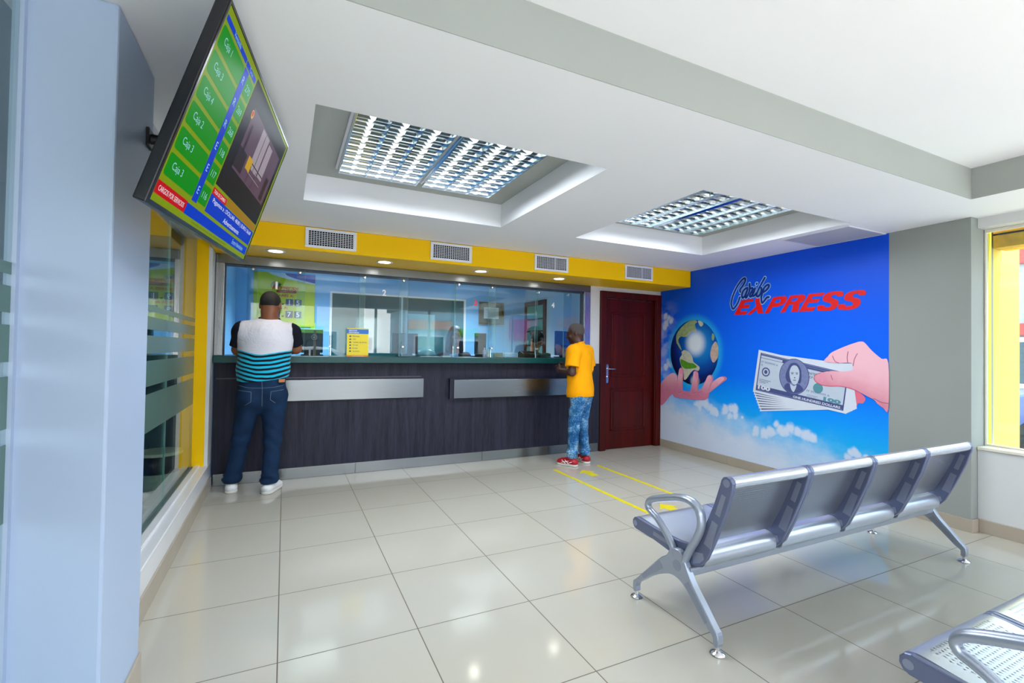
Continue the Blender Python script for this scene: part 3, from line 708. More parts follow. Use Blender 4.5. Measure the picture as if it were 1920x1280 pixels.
def strokes(mb, lines, hw, z, fn, m=0):
    for ln in lines:
        S = spline(ln, closed=False, k=5) if len(ln) > 2 else ln
        P = [np.array(p) for p in S]
        for i in range(len(P) - 1):
            d = P[i + 1] - P[i]; l = np.hypot(*d)
            if l < 1e-6: continue
            nrm = np.array((-d[1], d[0])) / l * hw
            q = [P[i] + nrm, P[i] - nrm, P[i + 1] - nrm, P[i + 1] + nrm]
            mb.add([(*fn(*p), z) for p in q], [(0, 1, 2, 3)], m)
        for p in P:
            mb.add([(*fn(p[0] + hw * math.cos(a), p[1] + hw * math.sin(a)), z) for a in np.linspace(0, 2 * PI, 12, endpoint=False)], [tuple(range(12))], m)

def block_letters(fn, z):
    mb = MB()
    for outs in ((['E'],), (['X'],), (['P', 'Ph'],), (['R', 'Rh'],), (['E2'],), (['S1'],), (['S2'],)):
        polys = []
        for k in outs[0]:
            pts = ART[k]
            if k in ('S1', 'S2'): pts = spline(pts, True, 4)
            polys.append(pts)
        vs, fs = flat(polys)
        mb.add([(*fn(v[0], v[1]), z) for v in vs], fs)
    return mb

def logo(parent, fn, z, light=None, light_w=0.0118):
    block_letters(fn, z).build('block_lettering', LOGO_RED, parent)
    o = MB(); strokes(o, ART["script"], 0.0215, z + 0.0006, fn); o.build('script_outline', light or LOGO_LIGHT, parent)
    o = MB(); strokes(o, ART['script'], light_w, z + 0.0012, fn); o.build('script_lettering', LOGO_NAVY, parent)

# ---------------------------------------------------------- cashiers' room
LIME = mat('lime_board', (186, 200, 0), 0.4, var=0.01)
bd = thing('exchange_rate_board', 'lime green exchange rate board with slate digit cards on the blue wall', 'sign board', (0, 0, 0))
frame_obj(bd, (1, 0, 0), (0, 0, 1), (0, -1, 0), (0.205, 5.599, 1.605))
BW, BH = 0.765, 0.735
MB().box(0, BW, 0, BH, 0.0, 0.012).build('panel', LIME, bd, bev=0.002)
v = [(0.20, BH)] + [(0.20 + 0.565 * t, BH - 0.04 - 0.10 * (t ** 0.7)) for t in np.linspace(0.0, 1, 12)][0:0]
sw = [(0.17, BH)] + [(0.17 + (BW - 0.17) * t, BH - 0.135 * t ** 0.62) for t in np.linspace(0.05, 1, 14)] + [(BW, BH)]
vs, fs = flat([sw]); MB().add([(x, y, 0.0126) for x, y, _ in vs], fs).build('pale_swoosh', mat('print_pale_blue', (190, 215, 240), 0.5), bd)
sw = [(0.38, BH)] + [(0.38 + (BW - 0.38) * t, BH - 0.012 - 0.105 * t ** 0.6) for t in np.linspace(0.05, 1, 14)] + [(BW, BH)]
vs, fs = flat([sw]); MB().add([(x, y, 0.0132) for x, y, _ in vs], fs).build('blue_swoosh', LOGO_NAVY, bd)
sc_ = 0.36 / 1.52
lf = lambda u, z: (0.205 + (u - 1.22) * sc_, 0.51 + (z - 1.79) * sc_)
logo(bd, lf, 0.0128, mat('print_white', (240, 242, 245), 0.5))
pill = MB().add([(x, y, 0.0130) for x, y in rrect(0.275, 0.53, 0.462, 0.50, 0.018)], [tuple(range(24))])
pill.build('red_pill', mat('pill_red', (176, 50, 50), 0.5), bd)
tx = MB(); put_text(tx, 'PAGAMOS HOY', 0.40, 0.472, 0.018, 0.0136, align='c', bold=0.01); tx.build('pill_lettering', PINKLET, bd)
tx = MB(); put_text(tx, 'DOLARES A:', 0.495, 0.405, 0.036, 0.0130, align='r', bold=0.03, w=0.31); put_text(tx, 'EUROS A:', 0.425, 0.238, 0.036, 0.0130, align='r', bold=0.03, w=0.25)
tx.build('red_lettering', LOGO_RED, bd)
SLATE = mat('slate_card', (66, 72, 110), 0.5)
for row, (s, y0) in enumerate((('4915', 0.285), ('5975', 0.12))):
    for i, ch in enumerate(s):
        x0 = (0.135, 0.238, 0.395, 0.503)[i]
        cd = MB().box(x0, x0 + 0.092, y0, y0 + 0.093, 0.012, 0.0165).build('digit_card', SLATE, bd)
        tx = MB(); put_text(tx, ch, x0 + 0.046, y0 + 0.012, 0.068, 0.0170, align='c', bold=0.012); tx.build('digit', NM['w'], cd)
    MB().box(0.348, 0.372, y0 + 0.008, y0 + 0.03, 0.012, 0.0145).build('decimal_point', mat('dark_green_print', (10, 50, 20), 0.5), bd)

tag(MB().box(0.925, 0.985, 5.594, 5.599, 1.565, 1.665).build('paper_note', mat('green_note', (170, 245, 130), 0.5)), 'small pale green paper note stuck at the corner of the rate board', 'note')

# dark interior window in the back wall
w = bpy.data.objects.new('window_5', None); COL.objects.link(w); w['kind'] = 'structure'; w['label'] = 'white framed dark glass hatch in the blue back wall'
b = MB()
for a in ((1.17, 1.20, 1.0, 2.13), (3.20, 3.235, 1.0, 2.13), (1.20, 3.20, 2.105, 2.13), (1.20, 3.20, 1.0, 1.03), (2.19, 2.215, 1.03, 2.105)):
    b.box(a[0], a[1], 5.575, 5.60, a[2], a[3])
b.build('frame', WHITEPL, w)['kind'] = 'structure'
MB().box(1.20, 3.20, 5.588, 5.5995, 1.03, 2.105).build('pane', mat('dark_teal_glass', (38, 92, 104), 0.06, spec=0.9, var=0.05, vscale=1.0), w)['kind'] = 'structure'
# pale roller blind strips behind the hatch
tag(MB().box(2.30, 2.72, 5.580, 5.5875, 1.05, 1.86).build('pale_blind', mat('blind_pale', (140, 190, 196), 0.6)), 'pale vertical blind panel hanging in the dark hatch', 'blind')

d2 = bpy.data.objects.new('door_2', None); COL.objects.link(d2); d2['kind'] = 'structure'; d2['label'] = 'brown framed door with pale green panes in the right wall of the cashiers room'
b = MB().box(4.30, 4.335, 5.50, 5.57, 0, 2.14).box(4.30, 4.335, 4.86, 4.93, 0, 2.14).box(4.30, 4.335, 4.93, 5.50, 2.06, 2.14)
for z in (0.9, 1.4, 1.63, 1.83): b.box(4.305, 4.335, 4.93, 5.50, z, z + 0.02)
b.build('door_frame', DOORW, d2)['kind'] = 'structure'
b = MB().box(4.315, 4.3295, 4.93, 5.50, 0.02, 2.06); b.build('door_leaf', mat('green_pane', (110, 165, 150), 0.25), d2)['kind'] = 'structure'

p = thing('framed_certificate', 'framed certificate with a dark gilt frame on the blue back wall', 'picture', (3.69, 5.60, 1.93))
b = MB()
for a in ((-0.225, 0.225, 0.155, 0.185), (-0.225, 0.225, -0.185, -0.155), (-0.225, -0.195, -0.155, 0.155), (0.195, 0.225, -0.155, 0.155)): b.box(a[0], a[1], -0.03, -0.002, a[2], a[3])
b.build('frame', mat('dark_gilt', (78, 62, 34), 0.35, 0.4), p, bev=0.004)
MB().box(-0.195, 0.195, -0.010, -0.003, -0.155, 0.155).build('mount', mat('dark_green_mount', (56, 74, 66), 0.5), p)
MB().box(-0.135, 0.135, -0.012, -0.0102, -0.09, 0.10).build('certificate_sheet', mat('certificate_white', (206, 216, 226), 0.5), p)
tx = MB()
for i in range(6): tx.box(-0.10 + 0.02 * (i % 2), 0.10 - 0.02 * (i % 2), -0.0128, -0.0121, 0.06 - i * 0.024, 0.066 - i * 0.024)
tx.build('text_line', mat('ink_grey', (120, 130, 140), 0.6), p)

def troffer_plain(x, y, z, lb):
    t = thing('ceiling_lamp', lb, 'ceiling light', (x, y, z), group='ceiling lamps of the cashiers room')
    MB().box(-0.31, 0.31, -0.31, 0.31, -0.03, -0.001).build('housing', WHITEPL, t, bev=0.004)
    MB().box(-0.28, 0.28, -0.28, 0.28, -0.0345, -0.0302).build('diffuser', MATS.get('lit_diffuser') or emat('lit_diffuser', (248, 251, 255), 1.0), t)
    la = bpy.data.lights.new('room_lamp', 'AREA'); la.size = 0.56; la.energy = 12.0; la.spread = math.radians(105); la.color = (0.94, 0.98, 1.0)
    lo = bpy.data.objects.new('room_lamp', la); COL.objects.link(lo); lo.parent = t; lo.location = (0, 0, -0.036)
troffer_plain(1.0, 4.75, 2.56, 'lit square ceiling lamp over the rate board end of the cashiers room')
troffer_plain(3.1, 4.75, 2.56, 'lit square ceiling lamp over the certificate end of the cashiers room')

def monitor(x, y, w_, h_, label, back, rotz=0.0, facecol=None, ring=False):
    t = thing('monitor', label, 'monitor', (x, y, 1.2365), rotz)
    z0 = 0.03
    M_ = MATS.get('monitor_' + back)
    s_ = MB().box(-w_ / 2, w_ / 2, -0.012, 0.024, z0, z0 + h_).build('housing', M_, t, bev=0.006)
    MB().box(-w_ / 2 + 0.012, w_ / 2 - 0.012, 0.0235, 0.0255, z0 + 0.012, z0 + h_ - 0.012).build('screen', mat('screen_dark', (18, 28, 40), 0.12), t)
    st = MB().prism([(-0.05, z0 + 0.14), (0.05, z0 + 0.14), (0.085, 0.0), (-0.085, 0.0)], -0.035, -0.0125, 'y').box(-0.11, 0.11, -0.08, 0.08, 0.0, 0.012)
    st.build('stand', BLACKP, t, bev=0.003)
    if ring:
        r = MB().tube([(0.028 * math.cos(a) + 0.02, -0.0135, z0 + h_ * 0.66 + 0.028 * math.sin(a)) for a in np.linspace(0, 2 * PI, 28, endpoint=False)], 0.0025, 6, closed=True)
        put = MB(); put_text(put, 'DELL', 0.02, 0.0, 0.010, 0.0, align='c', bold=0.02)
        r.add([(v[0], -0.0128, z0 + h_ * 0.66 - 0.005 + v[1]) for v in put.v], put.f)
        r.build('round_badge', mat('badge_grey', (150, 155, 162), 0.3, 0.6), t)
    return t
mat('monitor_black', (22, 22, 28), 0.35); mat('monitor_plum', (48, 38, 46), 0.4); mat('monitor_blue', (14, 66, 128), 0.3)
monitor(0.868, 3.95, 0.22, 0.255, 'black monitor with round badge, back turned, behind window 1', 'black', ring=True)
monitor(1.885, 3.95, 0.30, 0.24, 'dark plum monitor behind window 2, seen from the back', 'plum')
monitor(2.832, 3.92, 0.15, 0.27, 'narrow black card terminal monitor between the two seated tellers', 'black')
monitor(4.03, 3.86, 0.27, 0.33, 'blue backed monitor beside the head of the man in yellow', 'blue')

# yellow price sign standing on the worktop
sg = thing('counter_sign', 'small yellow counter sign with a blue heading standing on the worktop', 'sign', (1.288, 3.520, 1.2365))
SGY = mat('sign_yellow', (238, 214, 6), 0.35, var=0.01)
MB().box(-0.108, 0.108, -0.002, 0.002, 0.0, 0.295).build('card', SGY, sg)
MB().box(-0.108, 0.108, -0.0027, -0.0021, 0.238, 0.285).build('blue_heading', mat('heading_blue', (10, 110, 205), 0.4), sg)
MB().box(-0.108, 0.108, -0.0027, -0.0021, 0.0, 0.016).build('orange_footer', mat('footer_orange', (244, 140, 10), 0.4), sg)
tx = MB()
for i, s in enumerate(('SERVICIOS', 'DISPONIBLES')):
    q = MB(); put_text(q, s, -0.09, 0.0, 0.013, 0, bold=0.02); tx.add([(v[0], -0.0031, 0.264 - i * 0.020 + v[1]) for v in q.v], q.f)
tx.build('heading_lettering', NM['w'], sg)
tx = MB()
for i, s in enumerate(('Remesas', 'Pagos', 'Cambio de divisas', 'Recargas', 'Envios', 'Servicios')):
    q = MB(); put_text(q, s, -0.05, 0.0, 0.014, 0, bold=0.012); tx.add([(v[0], -0.0025, 0.205 - i * 0.031 + v[1]) for v in q.v], q.f)
    tx.box(-0.084, -0.066, -0.0026, -0.0021, 0.204 - i * 0.031, 0.217 - i * 0.031)
tx.build('list_lettering', mat('ink_navy', (30, 66, 110), 0.5), sg)
MB().box(-0.06, 0.06, -0.016, 0.018, 0.0, 0.004).build('sign_foot', mat('clear_acrylic', (200, 215, 215), 0.1), sg)

# small things on the worktop behind the glass
def counter_thing(name, label, cat, mb, m, loc, **kw):
    o = mb.build(name, m, **kw); o.location = loc; tag(o, label, cat); return o
PAPERW = mat('paper_white', (236, 238, 240), 0.6)
counter_thing('paper_sheet', 'white paper sheet lying on the worktop under window 3', 'paper', MB().box(-0.12, 0.12, -0.07, 0.07, 0.0, 0.004), PAPERW, (2.12, 3.74, 1.2362))
counter_thing('paper_pad', 'thin white paper pad beside the blue card', 'paper', MB().box(-0.05, 0.05, -0.04, 0.04, 0.0, 0.012), PAPERW, (2.315, 3.72, 1.2362))
counter_thing('card_stack', 'light blue stack of cards in front of the long haired teller', 'cards', MB().box(-0.045, 0.045, -0.03, 0.03, 0.0, 0.034), mat('card_blue', (108, 172, 232), 0.5), (2.415, 3.72, 1.2362), bev=0.002)
for i, (x, h_, c_, lb) in enumerate(((2.81, 0.115, (176, 186, 226), 'lavender bottle, leftmost of the desk bottles beside the narrow monitor'), (2.858, 0.10, (238, 234, 222), 'white squat bottle between the lavender and the blue one'), (2.908, 0.065, (70, 176, 222), 'small sky blue bottle next to the wooden box'))):
    t = thing('bottle', lb, 'bottle', (x, 3.73, 1.2362))
    MB().lathe([(0.0, 0.0), (0.021, 0.0), (0.022, 0.004), (0.022, h_ * 0.72), (0.011, h_ * 0.82), (0.010, h_ * 0.9), (0.0, h_ * 0.9)], (0, 0, 0), 18).build('body', mat('bottle_col_%s' % 'abc'[i], c_, 0.3), t, smooth=True, sharp=50)
    MB().lathe([(0.0, h_ * 0.9), (0.012, h_ * 0.9), (0.012, h_), (0.0, h_)], (0, 0, 0), 16).build('cap', WHITEPL, t, smooth=True, sharp=50)
counter_thing('wooden_box', 'small olive wooden box next to the blue bottle', 'box', MB().box(-0.055, 0.055, -0.04, 0.04, 0.0, 0.055), mat('olive_wood', (140, 130, 84), 0.6, stretch=(1, 1, 8)), (2.99, 3.74, 1.2362), bev=0.003)
t = thing('letter_tray', 'white wire letter tray of three tiers beside the head down teller', 'letter tray', (3.145, 3.76, 1.2362))
for k in range(3): MB().box(-0.09, 0.09, -0.10, 0.10, 0.004 + k * 0.022, 0.010 + k * 0.022).build('tier', PAPERW, t, bev=0.002)
MB().box(-0.09, -0.084, -0.10, -0.09, 0, 0.055).box(0.084, 0.09, -0.10, -0.09, 0, 0.055).box(-0.09, -0.084, 0.09, 0.10, 0, 0.055).box(0.084, 0.09, 0.09, 0.10, 0, 0.055).build('frame', WHITEPL, t)
t = thing('receipt_printer', 'black receipt printer on the worktop in front of the head down teller', 'printer', (3.45, 3.76, 1.2362))
MB().prism([(-0.08, 0), (0.08, 0), (0.08, 0.06), (0.02, 0.085), (-0.08, 0.05)], -0.13, 0.13, 'x').build('housing', BLACKP, t, bev=0.006)
MB().box(-0.10, 0.10, -0.03, 0.0, 0.0705, 0.078).build('paper_slot', mat('slot_grey', (60, 60, 66), 0.4), t)
t = thing('stapler', 'dark green stapler shaped desk tool lying under numeral 4', 'stapler', (3.66, 3.74, 1.2362))
MB().box(-0.085, 0.085, -0.03, 0.03, 0.0, 0.012).build('base', BLACKP, t, bev=0.004)
MB().prism([(-0.085, 0.012), (0.085, 0.014), (0.085, 0.05), (0.04, 0.062), (-0.085, 0.045)], -0.024, 0.024, 'y').build('lever', mat('tool_green', (26, 62, 52), 0.4), t, bev=0.005)
t = thing('tissue_packet', 'clear plastic packet lying behind the glass left of the long haired teller', 'packet', (2.16, 4.06, 1.2362))
MB().lathe([(0.0, 0.0), (0.11, 0.0), (0.13, 0.03), (0.11, 0.07), (0.05, 0.095), (0.0, 0.098)], (0, 0, 0), 16).build('packet', mat('plastic_pale_blue', (150, 205, 225), 0.15), t, smooth=True)

# waste bin in the next room
t = thing('waste_bin', 'pale green waste bin with a black liner behind the left glass', 'bin', (-0.325, 3.22, 0.0))
MB().lathe([(0.0, 0.0), (0.115, 0.0), (0.12, 0.01), (0.155, 0.40), (0.152, 0.40), (0.117, 0.012), (0.0, 0.012)], (0, 0, 0), 32).build('body', mat('bin_green', (206, 222, 196), 0.45), t, smooth=True, sharp=50)
MB().lathe([(0.150, 0.27), (0.1535, 0.30), (0.160, 0.41), (0.150, 0.415), (0.146, 0.40), (0.143, 0.30)], (0, 0, 0), 32).build('liner', BLACKP, t, smooth=True)
MB().lathe([(0.135, 0.425), (0.165, 0.415), (0.168, 0.425), (0.160, 0.440), (0.135, 0.438)], (0, 0, 0), 32).build('rim', mat('bin_cream', (236, 240, 214), 0.4), t, smooth=True, sharp=50)
MB().lathe([(0.118, 0.0), (0.135, 0.0), (0.132, 0.02), (0.119, 0.02)], (0, 0, 0), 32).build('foot_ring', WHITEPL, t)

# floor markings
for x, y0, y1, lb in ((3.345, 1.15, 2.93, 'yellow floor tape line running from the red shoes towards the bench'), (3.92, 1.15, 2.91, 'yellow floor tape line nearer the mural')):
    tag(MB().box(x - 0.02, x + 0.02, y0, y1, 0.0, 0.0012).build('floor_tape', TAPE), lb, 'floor tape', 'yellow tape lines on the floor')
def arrow(x, y, lb):
    vs, fs = flat([[(-0.045, -0.13), (0.045, -0.13), (0.045, 0.02), (0.10, 0.02), (0.0, 0.13), (-0.10, 0.02), (-0.045, 0.02)]])
    o = MB().prism([(p[0], p[1]) for p in [(-0.045, -0.13), (0.045, -0.13), (0.045, 0.02), (0.10, 0.02), (0.0, 0.13), (-0.10, 0.02), (-0.045, 0.02)]], 0.0, 0.0012, 'z').build('floor_arrow', TAPE)
    o.location = (x, y, 0); tag(o, lb, 'floor marking', 'yellow arrows between the tapes')
arrow(3.62, 2.66, 'yellow arrow mark on the floor between the tapes, nearer the counter')
arrow(3.60, 1.42, 'yellow arrow mark on the floor half hidden behind the bench armrest')

# ------------------------------------------------------------------ mural
g = ART['globe']; gc = g[0]; rx = abs(g[1][0] - g[3][0]) / 2; ry = abs(g[2][1] - g[4][1]) / 2; gc = ((g[1][0] + g[3][0]) / 2, (g[2][1] + g[4][1]) / 2)
GLOBE_GEO = (gc[0], gc[1], rx, ry)
def mural_bg():
    m, nt, b = nodes_of('mural_sky_print'); L = nt.links
    tc = nt.nodes.new('ShaderNodeTexCoord'); sep = nt.nodes.new('ShaderNodeSeparateXYZ'); L.new(tc.outputs['Object'], sep.inputs[0])
    # printed sky: deep blue above, cyan below, pale cloud bank along the foot (falls to the right)
    line = math_node(nt, 'ADD', sep.outputs['Y'], math_node(nt, 'MULTIPLY', sep.outputs['X'], 0.045))
    cr = nt.nodes.new('ShaderNodeValToRGB'); e = cr.color_ramp.elements
    e[0].position = 0.0; e[0].color = lin((40, 160, 214)); e[1].position = 1.0; e[1].color = lin((0, 82, 232))
    for pos, c in ((0.22, (20, 182, 248)), (0.33, (2, 150, 252)), (0.45, (0, 112, 248)), (0.70, (0, 96, 242))):
        q = e.new(pos); q.color = lin(c)
    L.new(math_node(nt, 'DIVIDE', line, 2.5), cr.inputs[0])
    mp = nt.nodes.new('ShaderNodeMapping'); mp.inputs['Scale'].default_value = (1.0, 1.3, 1.0); L.new(tc.outputs['Object'], mp.inputs[0])
    nz = nt.nodes.new('ShaderNodeTexNoise'); nz.inputs['Scale'].default_value = 3.2; nz.inputs['Detail'].default_value = 6; nz.inputs['Roughness'].default_value = 0.55
    L.new(mp.outputs[0], nz.inputs['Vector'])
    l2 = math_node(nt, 'ADD', sep.outputs['Y'], math_node(nt, 'MULTIPLY', sep.outputs['X'], 0.17))
    hgt = math_node(nt, 'ADD', l2, math_node(nt, 'MULTIPLY', math_node(nt, 'SUBTRACT', nz.outputs['Fac'], 0.5), 0.55))
    mr = nt.nodes.new('ShaderNodeMapRange'); mr.interpolation_type = 'SMOOTHSTEP'
    mr.inputs['From Min'].default_value = 0.98; mr.inputs['From Max'].default_value = 0.44; mr.inputs['To Min'].default_value = 0.0; mr.inputs['To Max'].default_value = 0.95
    L.new(hgt, mr.inputs['Value'])
    # soft high haze by the door side
    n2 = nt.nodes.new('ShaderNodeTexNoise'); n2.inputs['Scale'].default_value = 4.5; n2.inputs['Detail'].default_value = 6; L.new(mp.outputs[0], n2.inputs['Vector'])
    lx = nt.nodes.new('ShaderNodeMapRange'); lx.inputs['From Min'].default_value = 0.42; lx.inputs['From Max'].default_value = 0.0; lx.inputs['To Max'].default_value = 0.55; L.new(sep.outputs['X'], lx.inputs['Value'])
    n3 = nt.nodes.new('ShaderNodeMapRange'); n3.inputs['From Min'].default_value = 0.42; n3.inputs['From Max'].default_value = 0.62; L.new(n2.outputs['Fac'], n3.inputs['Value'])
    haze = math_node(nt, 'MULTIPLY', lx.outputs[0], n3.outputs[0])
    lo = nt.nodes.new('ShaderNodeMapRange'); lo.inputs['From Min'].default_value = 2.15; lo.inputs['From Max'].default_value = 1.75; L.new(sep.outputs['Y'], lo.inputs['Value'])
    haze = math_node(nt, 'MULTIPLY', haze, lo.outputs[0])
    cl = math_node(nt, 'MAXIMUM', mr.outputs[0], haze)
    # the printed cumulus: soft round puffs broken up by noise
    n4 = nt.nodes.new('ShaderNodeTexNoise'); n4.inputs['Scale'].default_value = 9; n4.inputs['Detail'].default_value = 6; L.new(tc.outputs['Object'], n4.inputs[0])
    xy = nt.nodes.new('ShaderNodeCombineXYZ'); L.new(sep.outputs['X'], xy.inputs[0]); L.new(sep.outputs['Y'], xy.inputs[1])
    acc = None
    for cs in ART['clouds']:
        for (u, v, r) in cs:
            ds = nt.nodes.new('ShaderNodeVectorMath'); ds.operation = 'DISTANCE'; L.new(xy.outputs[0], ds.inputs[0]); ds.inputs[1].default_value = (u, v, 0)
            q = math_node(nt, 'MULTIPLY_ADD', ds.outputs['Value'], -1.0 / (r * 1.75), 1.0)
            acc = q if acc is None else math_node(nt, 'MAXIMUM', acc, q)
    dn = math_node(nt, 'ADD', acc, math_node(nt, 'MULTIPLY', math_node(nt, 'SUBTRACT', n4.outputs['Fac'], 0.5), 1.7))
    pf = nt.nodes.new('ShaderNodeMapRange'); pf.interpolation_type = 'SMOOTHSTEP'; pf.inputs['From Min'].default_value = 0.02; pf.inputs['From Max'].default_value = 0.72; pf.inputs['To Max'].default_value = 0.90
    L.new(dn, pf.inputs['Value']); cl = math_node(nt, 'MAXIMUM', cl, pf.outputs[0])
    # cyan halo printed round the globe
    hx, hy, hrx, hry = GLOBE_GEO
    hm = nt.nodes.new('ShaderNodeMapping'); hm.inputs['Location'].default_value = (-hx, -hy * hrx / hry, 0); hm.inputs['Scale'].default_value = (1, hrx / hry, 0); L.new(tc.outputs['Object'], hm.inputs[0])
    hl = nt.nodes.new('ShaderNodeVectorMath'); hl.operation = 'LENGTH'; L.new(hm.outputs[0], hl.inputs[0])
    hr = nt.nodes.new('ShaderNodeMapRange'); hr.interpolation_type = 'SMOOTHSTEP'; hr.inputs['From Min'].default_value = hrx * 1.26; hr.inputs['From Max'].default_value = hrx * 0.98; hr.inputs['To Max'].default_value = 0.7; L.new(hl.outputs['Value'], hr.inputs['Value'])
    mx = nt.nodes.new('ShaderNodeMix'); mx.data_type = 'RGBA'
    L.new(cl, mx.inputs[0]); L.new(cr.outputs[0], mx.inputs[6]); mx.inputs[7].default_value = lin((214, 224, 244))
    m2 = nt.nodes.new('ShaderNodeMix'); m2.data_type = 'RGBA'; L.new(hr.outputs[0], m2.inputs[0]); L.new(mx.outputs[2], m2.inputs[6]); m2.inputs[7].default_value = lin((40, 186, 240))
    L.new(m2.outputs[2], b.inputs['Base Color']); b.inputs['Roughness'].default_value = 0.42; b.inputs['Specular IOR Level'].default_value = 0.3
    return m

def radial_print(name, centre, stops, aspect=1.0):
    """print with a round gradient about a point of the sheet; stops = (radius, colour)"""
    m, nt, b = nodes_of(name); L = nt.links
    tc = nt.nodes.new('ShaderNodeTexCoord'); mp = nt.nodes.new('ShaderNodeMapping')
    mp.inputs['Location'].default_value = (-centre[0], -centre[1] * aspect, 0); mp.inputs['Scale'].default_value = (1, aspect, 0)
    L.new(tc.outputs['Object'], mp.inputs[0])
    ln = nt.nodes.new('ShaderNodeVectorMath'); ln.operation = 'LENGTH'; L.new(mp.outputs[0], ln.inputs[0])
    cr = nt.nodes.new('ShaderNodeValToRGB'); e = cr.color_ramp.elements; R = stops[-1][0]
    e[0].position = 0; e[0].color = lin(stops[0][1]); e[1].position = 1; e[1].color = lin(stops[-1][1])
    for r, c in stops[1:-1]:
        q = e.new(r / R); q.color = lin(c)
    L.new(math_node(nt, 'DIVIDE', ln.outputs['Value'], R), cr.inputs[0]); L.new(cr.outputs[0], b.inputs['Base Color'])
    b.inputs['Roughness'].default_value = 0.42; b.inputs['Specular IOR Level'].default_value = 0.3
    return m

mu = thing('wall_mural', 'blue sky wall mural printed with a globe, banknotes and red lettering', 'mural', (0, 0, 0))
frame_obj(mu, MX, MY, MZ, (XM(3.55), 3.55, 0.0))
ID = lambda x, y: (x, y)
MB().box(0.012, 2.905, 0.099, 2.409, 0.0002, 0.0012).build('printed_sky', mural_bg(), mu)

def ellipse(c, rx, ry, n=72): return [(c[0] + rx * math.cos(2 * PI * i / n), c[1] + ry * math.sin(2 * PI * i / n)) for i in range(n)]
def flat_part(name, polys, z, m, parent=mu):
    vs, fs = flat(polys); mb = MB(); mb.add([(v[0], v[1], z) for v in vs], fs); return mb.build(name, m, parent)
gl = ART['glow']
GLOBE = radial_print('globe_ocean_print', (gl[0][0] + 0.05, gl[0][1] - 0.02), [(0.0, (40, 150, 220)), (0.16, (20, 130, 210)), (0.28, (8, 84, 176)), (0.40, (8, 40, 120)), (0.52, (6, 14, 60)), (0.66, (4, 8, 34))])
gp = flat_part('printed_globe', [ellipse(gc, rx, ry)], 0.0042, GLOBE)
LAND = mat('globe_land_print', (196, 196, 176), 0.45, var=0.16, vscale=26); LANDG = mat('globe_green_print', (84, 150, 40), 0.45, var=0.22, vscale=24)
LANDM = mat('globe_olive_print', (150, 168, 120), 0.45, var=0.25, vscale=22); LANDB = mat('globe_tan_print', (196, 172, 158), 0.45, var=0.2, vscale=24)
def add_glint(m, spots):
    nt = m.node_tree; L = nt.links; b = nt.nodes['Principled BSDF']; src = b.inputs['Base Color'].links[0].from_socket
    tc = nt.nodes.new('ShaderNodeTexCoord')
    for c, r0, r1, col in spots:
        mp = nt.nodes.new('ShaderNodeMapping'); mp.inputs['Location'].default_value = (-c[0], -c[1], 0); mp.inputs['Scale'].default_value = (1, 1, 0); L.new(tc.outputs['Object'], mp.inputs[0])
        ln = nt.nodes.new('ShaderNodeVectorMath'); ln.operation = 'LENGTH'; L.new(mp.outputs[0], ln.inputs[0])
        mr = nt.nodes.new('ShaderNodeMapRange'); mr.inputs['From Min'].default_value = r1; mr.inputs['From Max'].default_value = r0; mr.interpolation_type = 'SMOOTHSTEP'; L.new(ln.outputs['Value'], mr.inputs['Value'])
        mx = nt.nodes.new('ShaderNodeMix'); mx.data_type = 'RGBA'; L.new(mr.outputs[0], mx.inputs[0]); L.new(src, mx.inputs[6]); mx.inputs[7].default_value = lin(col); src = mx.outputs[2]
    L.new(src, b.inputs['Base Color'])
for m_ in (GLOBE, LAND, LANDG, LANDM, LANDB): add_glint(m_, [(ART['glow'][0], 0.075, 0.21, (226, 236, 248)), (ART['glow2'][0], 0.02, 0.10, (190, 226, 244))])
for nm, mm, zz in (('sam', LAND, 0.0046), ('nam', LANDM, 0.0046), ('grn', LAND, 0.0046), ('afr', LANDB, 0.0046), ('eur', LANDM, 0.0046), ('samg', LANDG, 0.0050)):
    flat_part('printed_land', [spline(ART[nm], True, 4)], zz, mm)
def skin_print(name, light, deep, d, lo, hi):
    """printed skin: the photographed hand runs from pale to rose across direction d of the sheet"""
    m, nt, b = nodes_of(name); L = nt.links
    tc = nt.nodes.new('ShaderNodeTexCoord'); sep = nt.nodes.new('ShaderNodeSeparateXYZ'); L.new(tc.outputs['Object'], sep.inputs[0])
    nz = nt.nodes.new('ShaderNodeTexNoise'); nz.inputs['Scale'].default_value = 5.5; nz.inputs['Detail'].default_value = 4; nz.inputs['Distortion'].default_value = 0.8; L.new(tc.outputs['Object'], nz.inputs[0])
    q = math_node(nt, 'ADD', math_node(nt, 'MULTIPLY', sep.outputs['X'], d[0]), math_node(nt, 'MULTIPLY', sep.outputs['Y'], d[1]))
    q = math_node(nt, 'ADD', q, math_node(nt, 'MULTIPLY', math_node(nt, 'SUBTRACT', nz.outputs['Fac'], 0.5), 0.45 * (hi - lo)))
    mr = nt.nodes.new('ShaderNodeMapRange'); mr.interpolation_type = 'SMOOTHSTEP'; mr.inputs['From Min'].default_value = lo; mr.inputs['From Max'].default_value = hi; L.new(q, mr.inputs['Value'])
    mx = nt.nodes.new('ShaderNodeMix'); mx.data_type = 'RGBA'; L.new(mr.outputs[0], mx.inputs[0]); mx.inputs[6].default_value = lin(light); mx.inputs[7].default_value = lin(deep)
    L.new(mx.outputs[2], b.inputs['Base Color']); b.inputs['Roughness'].default_value = 0.45; b.inputs['Specular IOR Level'].default_value = 0.3
    return m
SKIN1 = skin_print('hand_print', (238, 178, 196), (206, 120, 150), (0.0, -1.0), -1.05, -0.78)
SKINR = skin_print('right_hand_print', (246, 190, 204), (214, 128, 150), (-0.25, -1.0), -1.95, -1.50); SKIN2 = mat('hand_print_deep', (206, 128, 152), 0.45, var=0.08, vscale=9)
